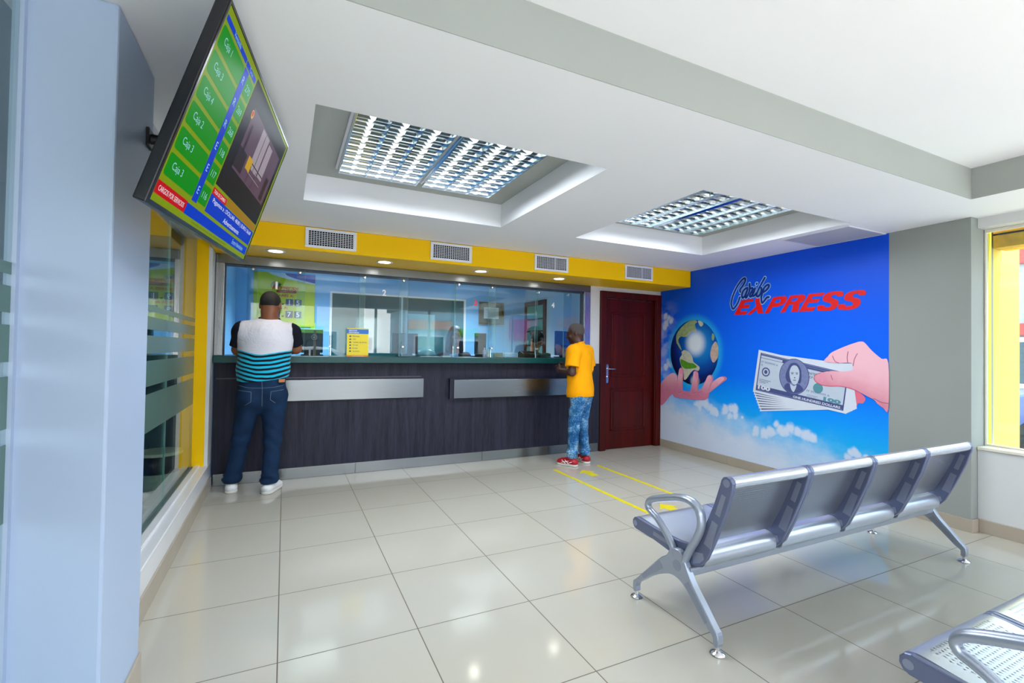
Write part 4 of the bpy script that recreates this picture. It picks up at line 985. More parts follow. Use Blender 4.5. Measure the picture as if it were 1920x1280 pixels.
SKIN3 = mat('hand_print_rose', (228, 112, 140), 0.45, var=0.08, vscale=9); CREASE = mat('hand_print_crease', (190, 104, 128), 0.5, var=0.05); NAILM = mat('nail_print', (236, 150, 184), 0.4, var=0.05)
flat_part('printed_hand', [spline(ART['palm'], True, 5)], 0.0046 + 0.0014, SKIN1)
for i, q in enumerate(ART['fing']):
    S = spline(q, True, 5); cx = sum(p[0] for p in S) / len(S); cy = sum(p[1] for p in S) / len(S)
    flat_part('printed_finger', [[(cx + (p[0] - cx) * 1.0, cy + (p[1] - cy) * 1.0) for p in S]], 0.0066 + 0.0003 * (3 - i), SKIN2)
    flat_part('printed_finger', [[(cx - 0.006 + (p[0] - cx) * 0.78, cy + (p[1] - cy) * 0.93) for p in S]], 0.0067 + 0.0003 * (3 - i), SKIN1)
for q in ART['nails']: flat_part('printed_nail', [spline(q, True, 5)], 0.0086, NAILM)
mb = MB(); strokes(mb, ART['fold'], 0.003, 0.0084, ID); mb.build('printed_crease', CREASE, mu)

# banknotes: eight fanned notes, top one with border, oval portrait, seal and figures
NOTE = mat('note_print', (214, 222, 236), 0.45, var=0.02); NOTE2 = mat('note_print_inner', (192, 204, 222), 0.45, var=0.03, vscale=20); INK = mat('note_ink', (70, 80, 132), 0.5, var=0.15, vscale=60)
INK2 = mat('note_ink_light', (120, 130, 176), 0.5, var=0.12, vscale=40); TEALI = mat('note_ink_teal', (84, 146, 160), 0.5)
A4 = [np.array(p) for p in ART['bill']]; B4 = [np.array(p) for p in ART['billb']]
def bil(Q, s, t): return (Q[0] * (1 - s) + Q[1] * s) * (1 - t) + (Q[3] * (1 - s) + Q[2] * s) * t
def note_quad(mb, Q, s0, s1, t0, t1, z, m=0, n=1):
    mb.add([(*bil(Q, a, c), z) for a, c in ((s0, t1), (s1, t1), (s1, t0), (s0, t0))], [(0, 1, 2, 3)], m)
for k in range(7, 0, -1):
    f_ = k / 7.0
    Q = [A4[i] * (1 - f_) + B4[i] * f_ for i in range(4)]
    if k < 7: Q[0] = A4[0] * (1 - f_ * 0.25) + B4[0] * f_ * 0.25
    z = 0.0030 + 0.0002 * (7 - k)
    mb = MB(); note_quad(mb, Q, 0, 1, 0, 1, z, 0); note_quad(mb, Q, 0.012, 0.985, 0.93, 0.968, z + 0.00008, 1)
    mb.build('printed_note', [NOTE, INK], mu)
z = 0.0052
mb = MB(); note_quad(mb, A4, 0, 1, 0, 1, z, 0)
fr = 0.03; ft = 0.055
note_quad(mb, A4, fr, 1 - fr, ft, 1 - ft, z + 0.0002, 1); note_quad(mb, A4, fr + 0.012, 1 - fr - 0.012, ft + 0.115, 1 - ft - 0.13, z + 0.0004, 2)
note_quad(mb, A4, fr + 0.012, 1 - fr - 0.012, ft + 0.012, ft + 0.03, z + 0.0004, 3); note_quad(mb, A4, fr + 0.012, 0.30, ft + 0.055, ft + 0.105, z + 0.0004, 2)
note_quad(mb, A4, 0.33, 1 - fr - 0.012, ft + 0.06, ft + 0.072, z + 0.0004, 3); note_quad(mb, A4, 0.05, 1 - fr - 0.012, 1 - ft - 0.03, 1 - ft - 0.018, z + 0.0004, 3)
mb.build('printed_note', [NOTE, INK, NOTE2, INK2], mu)
FN = lambda s, t: tuple(bil(A4, s, t))
def note_text(mb, s, s0, t0, h, w, **kw): put_text(mb, s, 0, 0, h, z + 0.0009, w=w, fn=lambda x, y: FN(s0 + x, t0 - y), **kw)
tx = MB(); note_text(tx, 'FF 99599999 A', 0.055, 0.28, 0.05, 0.20); note_text(tx, 'FK', 0.055, 0.35, 0.045, 0.025); note_text(tx, 'FF 99599999 A', 0.60, 0.70, 0.05, 0.23)
note_text(tx, 'UNITED STATES', 0.58, 0.29, 0.06, 0.22, bold=0.02); note_text(tx, 'OF AMERICA', 0.61, 0.375, 0.06, 0.16, bold=0.02)
for i in range(3): note_quad(tx, A4, 0.06, 0.20 - 0.03 * i, 0.66 + 0.035 * i, 0.672 + 0.035 * i, z + 0.0009)
for i in range(3): note_quad(tx, A4, 0.61, 0.72 - 0.02 * i, 0.76 + 0.03 * i, 0.768 + 0.03 * i, z + 0.0009)
tx.build('printed_lettering', mat('note_ink_grey', (96, 108, 150), 0.5), mu)
tx = MB(); note_text(tx, '100', 0.055, 0.90, 0.10, 0.15, bold=0.05); note_text(tx, 'ONE HUNDRED DOLLARS', 0.47, 0.915, 0.055, 0.47, bold=0.03)
tx.build('printed_lettering', NOTE, mu)
tx = MB(); note_text(tx, '100', 0.775, 0.815, 0.095, 0.165, bold=0.06)
c_ = FN(0.71, 0.56); tx.add([(c_[0] + 0.05 * math.cos(a), c_[1] + 0.05 * math.sin(a), z + 0.0006) for a in np.linspace(0, 2 * PI, 24, endpoint=False)], [tuple(range(24))])
tx.build('printed_lettering', TEALI, mu)
ov = ART['oval']; oc = np.array(ov[0]); orx = abs(ov[1][0] - ov[0][0]); ory = abs(ov[2][1] - ov[0][1])
flat_part('printed_oval', [ellipse(oc, orx, ory)], z + 0.0010, INK); flat_part('printed_oval', [ellipse(oc, orx * 0.955, ory * 0.955)], z + 0.0012, INK2)
PL = lambda pts: [(oc[0] + orx * a, oc[1] + ory * c) for a, c in pts]
flat_part('printed_portrait', [spline(PL([(-0.66, -0.62), (-0.42, -0.38), (-0.10, -0.50), (0.3, -0.40), (0.62, -0.66), (0.40, -0.84), (0, -0.93), (-0.40, -0.86)]), True, 5)], z + 0.0014, INK)
flat_part('printed_portrait', [spline(PL([(-0.42, 0.42), (-0.20, 0.72), (0.16, 0.76), (0.44, 0.48), (0.50, 0.0), (0.42, -0.36), (0.20, -0.30), (-0.38, -0.34), (-0.56, 0.0)]), True, 5)], z + 0.0016, INK)
flat_part('printed_portrait', [spline(PL([(-0.27, 0.34), (-0.10, 0.60), (0.18, 0.60), (0.36, 0.32), (0.34, -0.10), (0.20, -0.38), (0.02, -0.44), (-0.16, -0.30), (-0.27, 0.0)]), True, 5)], z + 0.0018, NOTE2)
flat_part('printed_portrait', [spline(PL([(-0.24, -0.42), (-0.02, -0.52), (0.18, -0.46), (0.10, -0.70), (-0.02, -0.86), (-0.18, -0.70)]), True, 5)], z + 0.0018, NOTE2)
mb = MB()
for a, c, w_, h_ in ((-0.10, 0.16, 0.09, 0.025), (0.20, 0.16, 0.08, 0.025), (0.06, -0.06, 0.05, 0.03), (0.05, -0.20, 0.11, 0.02), (-0.10, 0.23, 0.12, 0.015), (0.20, 0.23, 0.10, 0.015)):
    mb.add([(oc[0] + orx * (a + w_ * math.cos(q)), oc[1] + ory * (c + h_ * math.sin(q)), z + 0.0020) for q in np.linspace(0, 2 * PI, 14, endpoint=False)], [tuple(range(14))])
mb.build('printed_portrait', INK, mu)
sc0 = FN(0.125, 0.47)
flat_part('printed_seal', [ellipse(sc0, 0.050, 0.050)], z + 0.0010, INK); flat_part('printed_seal', [ellipse(sc0, 0.036, 0.036)], z + 0.0012, NOTE2); flat_part('printed_seal', [ellipse(sc0, 0.020, 0.022)], z + 0.0014, INK)

flat_part('printed_finger', [spline(ART['pinky'], True, 5)], 0.0036, SKIN3)
flat_part('printed_hand', [spline(ART['hand'], True, 4)], z + 0.0024, SKINR)
th = [ART['hand'][i] for i in (7, 8, 9, 10, 11, 12, 13, 14)]
mb = MB(); strokes(mb, ART['hfold'], 0.0036, z + 0.0028, ID); mb.build('printed_crease', CREASE, mu)
mb = MB(); strokes(mb, [ART['hand'][5:14]], 0.004, z + 0.0027, ID); mb.build('printed_crease', SKIN3, mu)
flat_part('printed_nail', [spline(ART['nail'], True, 5)], z + 0.0030, NAILM)
logo(mu, ID, 0.0034)

# --------------------------------------------------------------- television
tv = thing('wall_tv', 'large flat television showing a green queue board, hung high from the pillar', 'television', (0, 0, 0))
TA = Vector((0.1395, 0.99, 0.0221)); TB = Vector((0.303, -0.0639, 0.9509)); TN = Vector((0.9427, -0.1259, -0.3088)); TCN = Vector((0.4225, 0.4804, 2.0343))
frame_obj(tv, TA, TB, TN, TCN)
hw, hh = 0.55, 0.315
b = MB().box(-hw, hw, -hh, hh, -0.035, -0.001)
b.build('housing', mat('tv_black', (16, 18, 26), 0.25), tv, bev=0.004)
b = MB()
bz = 0.009
b.box(-hw, hw, -hh, -hh + 0.013, -0.001, 0.002).box(-hw, hw, hh - bz, hh, -0.001, 0.002).box(-hw, -hw + bz, -hh + 0.013, hh - bz, -0.001, 0.002).box(hw - bz, hw, -hh + 0.013, hh - bz, -0.001, 0.002)
b.build('bezel', mat('tv_bezel', (24, 20, 28), 0.2), tv)
MB().prism([(-0.30, -0.035), (0.30, -0.035), (0.24, -0.062), (-0.24, -0.062)], -0.24, 0.16, 'y').build('back_cover', BLACKP, tv)
def scr(name, col, e=0.36):
    m, nt, q = nodes_of('screen_' + name)
    q.inputs['Base Color'].default_value = (0.004, 0.004, 0.005, 1); q.inputs['Roughness'].default_value = 0.3; q.inputs['Specular IOR Level'].default_value = 0.02
    q.inputs['Emission Color'].default_value = lin(col); q.inputs['Emission Strength'].default_value = e
    return m
S_OL = scr('olive', (122, 146, 0)); S_GR = scr('green', (0, 134, 14)); S_BL = scr('blue', (0, 56, 190)); S_BK = scr('black', (14, 22, 34)); S_RD = scr('red', (186, 4, 22))
S_TX = scr('text', (150, 205, 214)); S_TW = scr('white', (228, 234, 240)); S_OR = scr('amber', (150, 112, 10)); S_PU = scr('mauve', (84, 64, 84)); S_LT = scr('window', (150, 140, 150)); S_DK = scr('shade', (40, 34, 44)); S_YL = scr('lamp_yellow', (190, 150, 20))
ST = lambda s, t: ((s - 0.5) * 1.10, (0.5 - t) * 0.63)
def sq(mb, s0, s1, t0, t1, z, m=0, r=0.0):
    x0, y1 = ST(s0, t0); x1, y0 = ST(s1, t1)
    if r: 
        P = rrect(x0, x1, y0, y1, r, 4); mb.add([(p[0], p[1], z) for p in P], [tuple(range(len(P)))], m)
    else: quad2d(mb, x0, x1, y0, y1, z, m)
mb = MB(); sq(mb, 0.009, 0.991, 0.016, 0.978, 0.0002); mb.build('screen', S_OL, tv)
sc = tv.children[-1] if False else bpy.data.objects['screen'] if 'screen' in bpy.data.objects else None
def panel(nm, m, *a):
    q = MB(); sq(q, *a); q.build(nm, m, tv)
for a in ((0.017, 0.232, 0.054, 0.082, 0.0006, 0, 0.004), (0.237, 0.352, 0.054, 0.084, 0.0006, 0, 0.004), (0.222, 0.978, 0.886, 0.945, 0.0006), (0.365, 0.975, 0.757, 0.866, 0.0006)):
    panel('blue_panel', S_BL, *a)
for i in range(6):
    t0 = 0.100 + i * 0.1285
    panel('blue_cell', S_BL, 0.239, 0.281, t0 - 0.009, t0 + 0.1205, 0.0008)
    panel('green_row', S_GR, 0.019, 0.239, t0, t0 + 0.107, 0.0006, 0, 0.012); panel('green_cell', S_GR, 0.281, 0.357, t0, t0 + 0.107, 0.0006, 0, 0.006)
mb = MB()
rows = (('Caja 1', 'R', '270'), ('Caja 3', 'R', '269'), ('Caja 4', 'R', '268'), ('Caja 2', 'E', '118'), ('Caja 3', 'E', '117'), ('Caja 3', 'E', '116'))
def st_text(mb, s, s0, t0, h, **kw):
    x, y = ST(s0, t0); put_text(mb, s, x, y, h, 0.0012, **kw)
for i, (a, c, n_) in enumerate(rows):
    t0 = 0.100 + i * 0.1285
    for s_, sx, tz, hh_, al in ((a, 0.052, 0.076, 0.030, 'l'), (c, 0.259, 0.074, 0.026, 'c'), (n_, 0.319, 0.074, 0.024, 'c')):
        q_ = MB(); st_text(q_, s_, sx, t0 + tz, hh_, align=al); q_.build('row_lettering', S_TX, tv)
st_text(mb, 'Ventanilla', 0.125, 0.077, 0.0135, align='c'); st_text(mb, 'Turno', 0.295, 0.078, 0.0135, align='c')
st_text(mb, 'Entre Navidades', 0.83, 0.930, 0.020, align='c')
mb.build('heading_lettering', S_TX, tv)
mb = MB(); sq(mb, 0.012, 0.222, 0.881, 0.944, 0.0008); mb.build('red_label', S_RD, tv)
mb = MB(); sq(mb, 0.365, 0.520, 0.716, 0.757, 0.0008); mb.build('red_label', S_RD, tv)
mb = MB(); st_text(mb, 'CARGOS POR SERVICIOS', 0.117, 0.925, 0.016, align='c', w=0.195); st_text(mb, 'TASA DE CAMBIO', 0.442, 0.746, 0.013, align='c', w=0.14)
st_text(mb, 'Pagamos a : DOLLAR: 48.85 | EURO: 56.60', 0.67, 0.803, 0.022, align='c', w=0.60); st_text(mb, 'Advertisements', 0.67, 0.852, 0.020, align='c', w=0.24)
mb.build('white_lettering', S_TW, tv)
mb = MB(); st_text(mb, 'Sistema de turnos para ventanillas y cajas', 0.49, 0.968, 0.008, align='c', w=0.42); mb.build('small_print', S_DK, tv)
mb = MB(); sq(mb, 0.365, 0.972, 0.034, 0.697, 0.0006, 0); sq(mb, 0.522, 0.972, 0.700, 0.752, 0.0006, 1)
# the little film frame: a room with a bright window, a lamp and dark furniture
sq(mb, 0.44, 0.935, 0.155, 0.545, 0.0008, 2); sq(mb, 0.60, 0.715, 0.165, 0.44, 0.0010, 3); sq(mb, 0.73, 0.80, 0.185, 0.43, 0.0010, 3); sq(mb, 0.655, 0.660, 0.165, 0.44, 0.0012, 4)
sq(mb, 0.60, 0.80, 0.40, 0.408, 0.0012, 4); sq(mb, 0.56, 0.62, 0.385, 0.47, 0.0014, 5); sq(mb, 0.44, 0.54, 0.40, 0.53, 0.0014, 4); sq(mb, 0.85, 0.90, 0.36, 0.53, 0.0014, 4); sq(mb, 0.47, 0.49, 0.24, 0.42, 0.0014, 4)
sq(mb, 0.60, 0.80, 0.47, 0.475, 0.0014, 3); sq(mb, 0.62, 0.625, 0.42, 0.54, 0.0014, 4); sq(mb, 0.70, 0.705, 0.42, 0.54, 0.0014, 4)
mb.build('film_panel', [S_BK, S_OR, S_PU, S_LT, S_DK, S_YL], tv)
mb = MB(); x, y = ST(0.437, 0.20)
mb.add([(x + 0.017 * math.cos(a), y + 0.017 * math.sin(a), 0.0012) for a in np.linspace(0, 2 * PI, 20, endpoint=False)], [tuple(range(20))], 0)
mb.add([(x - 0.001 + 0.011 * math.cos(a), y + 0.002 + 0.011 * math.sin(a), 0.0015) for a in np.linspace(0, 2 * PI, 20, endpoint=False)], [tuple(range(20))], 1)
mb.build('channel_mark', [S_YL, S_RD], tv)
# wall arm: plate on the pillar, two links to the television's back
arm = thing('wall_bracket', 'black wall arm holding the television out from the pillar', 'wall bracket', (0.105, 0.62, 2.13))
MB().box(0.0005, 0.012, -0.035, 0.035, -0.035, 0.035).build('wall_plate', BLACKP, arm, bev=0.003)
bk = TCN - TN * 0.064 + TA * 0.10
loc = bk - Vector((0.105, 0.62, 2.13))
b = MB().tube([(0.012, 0, 0.0), (0.12, 0.0, 0.0), tuple(loc)], 0.02, 10).build('link', BLACKP, arm, smooth=True, sharp=40)

# ------------------------------------------------------------ airport benches
BENCHPAD = mat('cast_pad', (142, 148, 172), 0.32, 0.5)
LEGPAD = mat('leg_pad', (146, 154, 172), 0.3, 0.55)
PITCH = 0.555
SHEET_W = PITCH - 0.052
def offset_line(P, th):
    out = []
    for i in range(len(P)):
        a = np.array(P[max(i - 1, 0)]); c = np.array(P[min(i + 1, len(P) - 1)])
        d = (c - a) / np.hypot(*(c - a)); out.append((P[i][0] + d[1] * th, P[i][1] - d[0] * th))
    return out
def sheet(profile, x0, x1, th, name, m, parent, nx=1):
    S = spline(profile, closed=False, k=5)
    arc = [0.0]
    for i in range(1, len(S)): arc.append(arc[-1] + math.hypot(S[i][0] - S[i - 1][0], S[i][1] - S[i - 1][1]))
    O = offset_line(S, th)
    v = []; uv = []; f = []
    n = len(S)
    for side in (S, O):
        for i, p in enumerate(side):
            for x in (x0, x1):
                v.append((x, p[0], p[1])); uv.append((x - x0, arc[i]))
    def ix(s, i, k): return s * 2 * n + i * 2 + k
    for i in range(n - 1):
        f.append((ix(0, i, 0), ix(0, i, 1), ix(0, i + 1, 1), ix(0, i + 1, 0)))
        f.append((ix(1, i, 0), ix(1, i + 1, 0), ix(1, i + 1, 1), ix(1, i, 1)))
        for k in (0, 1):
            q = (ix(0, i, k), ix(0, i + 1, k), ix(1, i + 1, k), ix(1, i, k)); f.append(q if k == 0 else q[::-1])
    f.append((ix(0, 0, 0), ix(1, 0, 0), ix(1, 0, 1), ix(0, 0, 1))); f.append((ix(0, n - 1, 0), ix(0, n - 1, 1), ix(1, n - 1, 1), ix(1, n - 1, 0)))
    return make(name, v, f, m, parent, smooth=True, uvs=uv, sharp=40), arc[-1]
SEATP = [(0.447, 0.362), (0.462, 0.378), (0.460, 0.398), (0.445, 0.411), (0.41, 0.414), (0.33, 0.405), (0.22, 0.396), (0.12, 0.396), (0.05, 0.405), (0.012, 0.402), (-0.012, 0.385), (-0.020, 0.355), (-0.010, 0.325), (0.01, 0.318)]
BACKP = [(0.008, 0.428), (-0.002, 0.45), (-0.04, 0.53), (-0.085, 0.635), (-0.118, 0.725), (-0.132, 0.752)]
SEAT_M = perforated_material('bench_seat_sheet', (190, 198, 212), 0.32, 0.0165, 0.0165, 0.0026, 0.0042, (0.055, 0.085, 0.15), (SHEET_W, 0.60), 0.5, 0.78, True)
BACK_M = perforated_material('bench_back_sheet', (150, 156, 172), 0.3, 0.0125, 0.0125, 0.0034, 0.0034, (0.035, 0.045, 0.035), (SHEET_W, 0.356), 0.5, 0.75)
FRAMEP = [(.434, .418), (.452, .413), (.465, .398), (.466, .378), (.455, .360), (.438, .352), (.41, .350), (.30, .343), (.18, .325), (.10, .312), (.04, .315), (-.012, .333), (-.048, .375), (-.10, .49), (-.16, .645), (-.186, .735), (-.188, .760), (-.176, .781), (-.156, .788), (-.136, .781), (-.125, .765), (-.120, .745), (-.088, .65), (-.035, .525), (.012, .435), (.05, .412), (.12, .404), (.22, .404), (.34, .411)]

def build_bench(label):
    t = thing('waiting_bench', label, 'bench', (0, 0, 0), group='four seat steel waiting benches')
    def frame(x, name='side_frame'):
        fb = MB().prism(FRAMEP, x, x + 0.023, 'x')
        fo = fb.build(name, BENCHDARK, t, bev=0.005, seg=3)
        for side in (x - 0.0012, x + 0.0218):
            # raised pads on the upright and along the seat arm, round cover discs at the two rail ends
            for (a, c, w0, w1) in (((-0.052, 0.44), (-0.096, 0.565), 0.021, 0.017), ((-0.108, 0.60), (-0.142, 0.70), 0.013, 0.012), ((0.14, 0.362), (0.30, 0.377), 0.011, 0.011)):
                d = np.array((c[0] - a[0], c[1] - a[1])); d = d / np.hypot(*d); nn = np.array((-d[1], d[0]))
                poly = [tuple(np.array(a) - nn * w0), tuple(np.array(c) - nn * w1), tuple(np.array(c) + nn * w1), tuple(np.array(a) + nn * w0)]
                MB().prism(poly, side, side + 0.0024, 'x').build('raised_pad', BENCHPAD, fo, bev=0.001)
            MB().prism([(-0.008 + 0.0, 0.345), (0.03, 0.33), (0.035, 0.385), (-0.028, 0.40), (-0.035, 0.372)], side, side + 0.0024, 'x').build('raised_pad', BENCHPAD, fo, bev=0.001)
            MB().lathe([(0.0, 0), (0.015, 0), (0.015, 0.0024), (0.0, 0.0024)], (side, 0.440, 0.384), 18, 'x').build('cover_disc', BENCHPAD, fo)
            MB().lathe([(0.0, 0), (0.018, 0), (0.018, 0.0024), (0.0, 0.0024)], (side, -0.156, 0.757), 18, 'x').build('cover_disc', BENCHPAD, fo)
        return fo
    for i in range(4):
        x0 = 0.020 + i * PITCH
        frame(x0); frame(x0 + PITCH - 0.0245)
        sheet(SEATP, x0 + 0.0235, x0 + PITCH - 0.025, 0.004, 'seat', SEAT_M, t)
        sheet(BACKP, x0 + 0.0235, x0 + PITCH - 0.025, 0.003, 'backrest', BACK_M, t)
        MB().tube([(x0 + 0.024, -0.156, 0.757), (x0 + PITCH - 0.025, -0.156, 0.757)], 0.0285, 24).build('top_rail', RAILSILVER, t, smooth=True, sharp=50)
        MB().tube([(x0 + 0.024, 0.434, 0.382), (x0 + PITCH - 0.025, 0.434, 0.382)], 0.012, 14).build('front_rail', BENCHDARK, t, smooth=True, sharp=50)
    MB().prism(rrect(0.025, 0.095, 0.268, 0.310, 0.008), 0.0, 2.262, 'x').build('beam', BENCHSILVER, t, smooth=True, sharp=35)
    for x, outer in ((0.0, -1), (2.262, 1)):
        # X shaped end frame: front leg, rear leg and hub in one casting
        C1 = [(.165, .325), (.21, .292), (.30, .200), (.392, .106), (.412, .088), (.412, .038), (.388, .038), (.384, .080), (.335, .120), (.25, .185), (.16, .232), (.105, .240), (.055, .222), (-.02, .160), (-.088, .095), (-.118, .072), (-.120, .038), (-.145, .038), (-.146, .088), (-.118, .120), (-.06, .185), (-.005, .245), (.03, .300), (.055, .345), (.09, .375), (.14, .365)]
        e = MB().prism(spline(C1, True, 3), x - 0.018, x + 0.018, 'x').build('leg_frame', BENCHSILVER, t, bev=0.007, seg=3)
        for side in (x - 0.0192, x + 0.0178):
            for (a, c, w0, w1) in (((.20, .262), (.335, .142), 0.020, 0.010), ((.035, .242), (-.085, .115), 0.018, 0.010)):
                d = np.array((c[0] - a[0], c[1] - a[1])); d = d / np.hypot(*d); nn = np.array((-d[1], d[0]))
                MB().prism([tuple(np.array(a) - nn * w0), tuple(np.array(c) - nn * w1), tuple(np.array(c) + nn * w1), tuple(np.array(a) + nn * w0)], side, side + 0.0014, 'x').build('raised_pad', LEGPAD, e)
            MB().lathe([(0, 0), (0.026, 0), (0.026, 0.0014), (0, 0.0014)], (side, 0.095, 0.30), 22, 'x').build('hub_disc', LEGPAD, e)
        # looped armrest
        AP = [(.062, .330), (.028, .400), (-.010, .465), (-.034, .525), (-.034, .575), (-.012, .612), (.035, .630), (.10, .624), (.18, .600), (.255, .574), (.300, .553), (.318, .528), (.308, .503), (.280, .490), (.245, .472), (.205, .440), (.168, .405), (.140, .370), (.120, .330)]
        ap = spline(AP, False, 5)
        rr = []
        for p in ap:
            rr.append(0.020 if p[1] < 0.55 and p[0] < 0.05 else (0.022 if p[1] > 0.55 else 0.0175))
        rr = [sum(rr[max(0, i - 4):i + 5]) / len(rr[max(0, i - 4):i + 5]) for i in range(len(rr))]
        MB().tube([(x, p[0], p[1]) for p in ap], rr, 14, sec=(1.15, 0.85), up=(1, 0, 0)).build('armrest', BENCHSILVER, t, smooth=True, sharp=60)
        for y in (0.400, -0.1325):
            MB().lathe([(0.0, 0.0005), (0.031, 0.0005), (0.033, 0.004), (0.028, 0.010), (0.014, 0.015), (0.010, 0.018), (0.010, 0.046), (0.0, 0.046)], (x, y, 0.0), 24).build('foot', CHROME, t, smooth=True, sharp=45)
    return t
bench = build_bench('silver four seat bench standing before the mural, back to the camera')
bench.location = (2.358, 0.0, 0.0)
b2 = copy_tree(bench); b2['label'] = 'silver four seat bench cut off by the lower right corner, nearest the camera'
b2.location = (2.335, -1.283, 0.0)

# ------------------------------------------------------------------ people
class Field:
    """a body as one distance field on a grid: shapes blend smoothly, then one continuous surface is taken"""
    def __init__(s, lo, hi, h):
        s.lo = np.array(lo, float); s.h = h
        s.n = np.ceil((np.array(hi) - s.lo) / h).astype(int) + 1
        s.f = np.full(s.n, 0.08, np.float32)
    def win(s, lo, hi):
        a = np.clip(np.floor((np.array(lo) - s.lo) / s.h).astype(int), 0, s.n - 1); c = np.clip(np.ceil((np.array(hi) - s.lo) / s.h).astype(int) + 1, 1, s.n)
        sl = tuple(slice(i, j) for i, j in zip(a, c))
        g = [s.lo[i] + s.h * np.arange(a[i], c[i], dtype=np.float32) for i in range(3)]
        return sl, np.meshgrid(*g, indexing='ij', sparse=True)
    def smin(s, sl, d, k):
        f = s.f[sl]
        if k <= 0: s.f[sl] = np.minimum(f, d); return
        h = np.clip(0.5 + 0.5 * (f - d) / k, 0, 1)
        s.f[sl] = f * (1 - h) + d * h - k * h * (1 - h)
    def cap(s, a, b, ra, rb, k=0.02, flat=None):
        """tapered limb; flat=(direction, factor) squashes the section"""
        a = np.array(a, float); b = np.array(b, float); R = max(ra, rb) * 1.0 + 0.07
        sl, (X, Y, Z) = s.win(np.minimum(a, b) - R, np.maximum(a, b) + R)
        ab = b - a; L2 = max(float(ab @ ab), 1e-9)
        px, py, pz = X - a[0], Y - a[1], Z - a[2]
        t = np.clip((px * ab[0] + py * ab[1] + pz * ab[2]) / L2, 0, 1)
        qx, qy, qz = px - t * ab[0], py - t * ab[1], pz - t * ab[2]
        r = ra + (rb - ra) * t
        if flat is not None:
            n = np.array(flat[0], float); n = n / np.linalg.norm(n); fac = 1.0 / flat[1] - 1
            dn = (qx * n[0] + qy * n[1] + qz * n[2]) * fac
            qx, qy, qz = qx + dn * n[0], qy + dn * n[1], qz + dn * n[2]
            d = (np.sqrt(qx * qx + qy * qy + qz * qz) - r) * (flat[1] ** 0.5)
        else:
            d = np.sqrt(qx * qx + qy * qy + qz * qz) - r
        s.smin(sl, d.astype(np.float32), k)
        return s
    def ell(s, c, r, k=0.02, R=None, sub=False):
        """ellipsoid with axes R (rows) and radii r"""
        c = np.array(c, float); r = np.array(r, float); R = np.eye(3) if R is None else np.array(R, float)
        m = max(r) + 0.07
        sl, (X, Y, Z) = s.win(c - m, c + m)
        p = (X - c[0], Y - c[1], Z - c[2])
        u = [R[i][0] * p[0] + R[i][1] * p[1] + R[i][2] * p[2] for i in range(3)]
        k0 = np.sqrt(sum((u[i] / r[i]) ** 2 for i in range(3))); k1 = np.sqrt(sum((u[i] / r[i] ** 2) ** 2 for i in range(3))) + 1e-9
        d = (k0 * (k0 - 1.0) / k1).astype(np.float32)
        if sub:
            f = s.f[sl]; h = np.clip(0.5 - 0.5 * (f + d) / k, 0, 1); s.f[sl] = f * (1 - h) - d * h + k * h * (1 - h)
        else: s.smin(sl, d, k)
        return s
    def cut(s, p, n):
        """keep the side of the plane opposite to n"""
        n = np.array(n, float); n = n / np.linalg.norm(n)
        g = [s.lo[i] + s.h * np.arange(s.n[i], dtype=np.float32) for i in range(3)]
        X, Y, Z = np.meshgrid(*g, indexing='ij', sparse=True)
        s.f = np.maximum(s.f, ((X - p[0]) * n[0] + (Y - p[1]) * n[1] + (Z - p[2]) * n[2]).astype(np.float32)); return s
    def ripple(s, fn):
        g = [s.lo[i] + s.h * np.arange(s.n[i], dtype=np.float32) for i in range(3)]
        s.f = s.f + fn(*np.meshgrid(*g, indexing='ij', sparse=True)).astype(np.float32); return s
    def surface(s):
        f = s.f.copy()
        f[0] = f[-1] = 1e-2; f[:, 0] = f[:, -1] = 1e-2; f[:, :, 0] = f[:, :, -1] = 1e-2
        ins = f < 0
        nx, ny, nz = f.shape
        cnt = np.zeros((nx - 1, ny - 1, nz - 1), np.int8)
        for i in (0, 1):
            for j in (0, 1):
                for k in (0, 1): cnt += ins[i:nx - 1 + i, j:ny - 1 + j, k:nz - 1 + k]
        act = (cnt > 0) & (cnt < 8)
        idx = np.argwhere(act); vid = np.full(act.shape, -1, np.int64); vid[act] = np.arange(len(idx))
        acc = np.zeros((len(idx), 3)); num = np.zeros(len(idx))
        corners = [(i, j, k) for i in (0, 1) for j in (0, 1) for k in (0, 1)]
        val = {c: f[idx[:, 0] + c[0], idx[:, 1] + c[1], idx[:, 2] + c[2]] for c in corners}
        for c in corners:
            for ax in range(3):
                if c[ax] == 0:
                    e = list(c); e[ax] = 1; e = tuple(e)
                    a, b = val[c], val[e]; m = (a < 0) != (b < 0)
                    t = np.where(m, a / (a - b + 1e-20), 0)
                    pos = np.array(c, float)[None, :].repeat(len(idx), 0); pos[:, ax] = t
                    acc[m] += pos[m]; num[m] += 1
        V = (idx + acc / num[:, None]) * s.h + s.lo
        F = []
        for ax in range(3):
            o1, o2 = [(1, 2), (2, 0), (0, 1)][ax]
            sl0 = [slice(None)] * 3; sl1 = [slice(None)] * 3; sl0[ax] = slice(0, -1); sl1[ax] = slice(1, None)
            a, b = ins[tuple(sl0)], ins[tuple(sl1)]
            e = np.argwhere(a != b)
            keep = (e[:, o1] > 0) & (e[:, o2] > 0) & (e[:, o1] < f.shape[o1] - 1) & (e[:, o2] < f.shape[o2] - 1)
            e = e[keep]
            flip = a[e[:, 0], e[:, 1], e[:, 2]]
            def at(d1, d2):
                q = e.copy(); q[:, o1] -= d1; q[:, o2] -= d2; return vid[q[:, 0], q[:, 1], q[:, 2]]
            q = np.stack([at(1, 1), at(0, 1), at(0, 0), at(1, 0)], 1)
            q[~flip] = q[~flip][:, ::-1]
            F.append(q)
        F = np.concatenate(F); F = F[(F >= 0).all(1)]
        return V, F
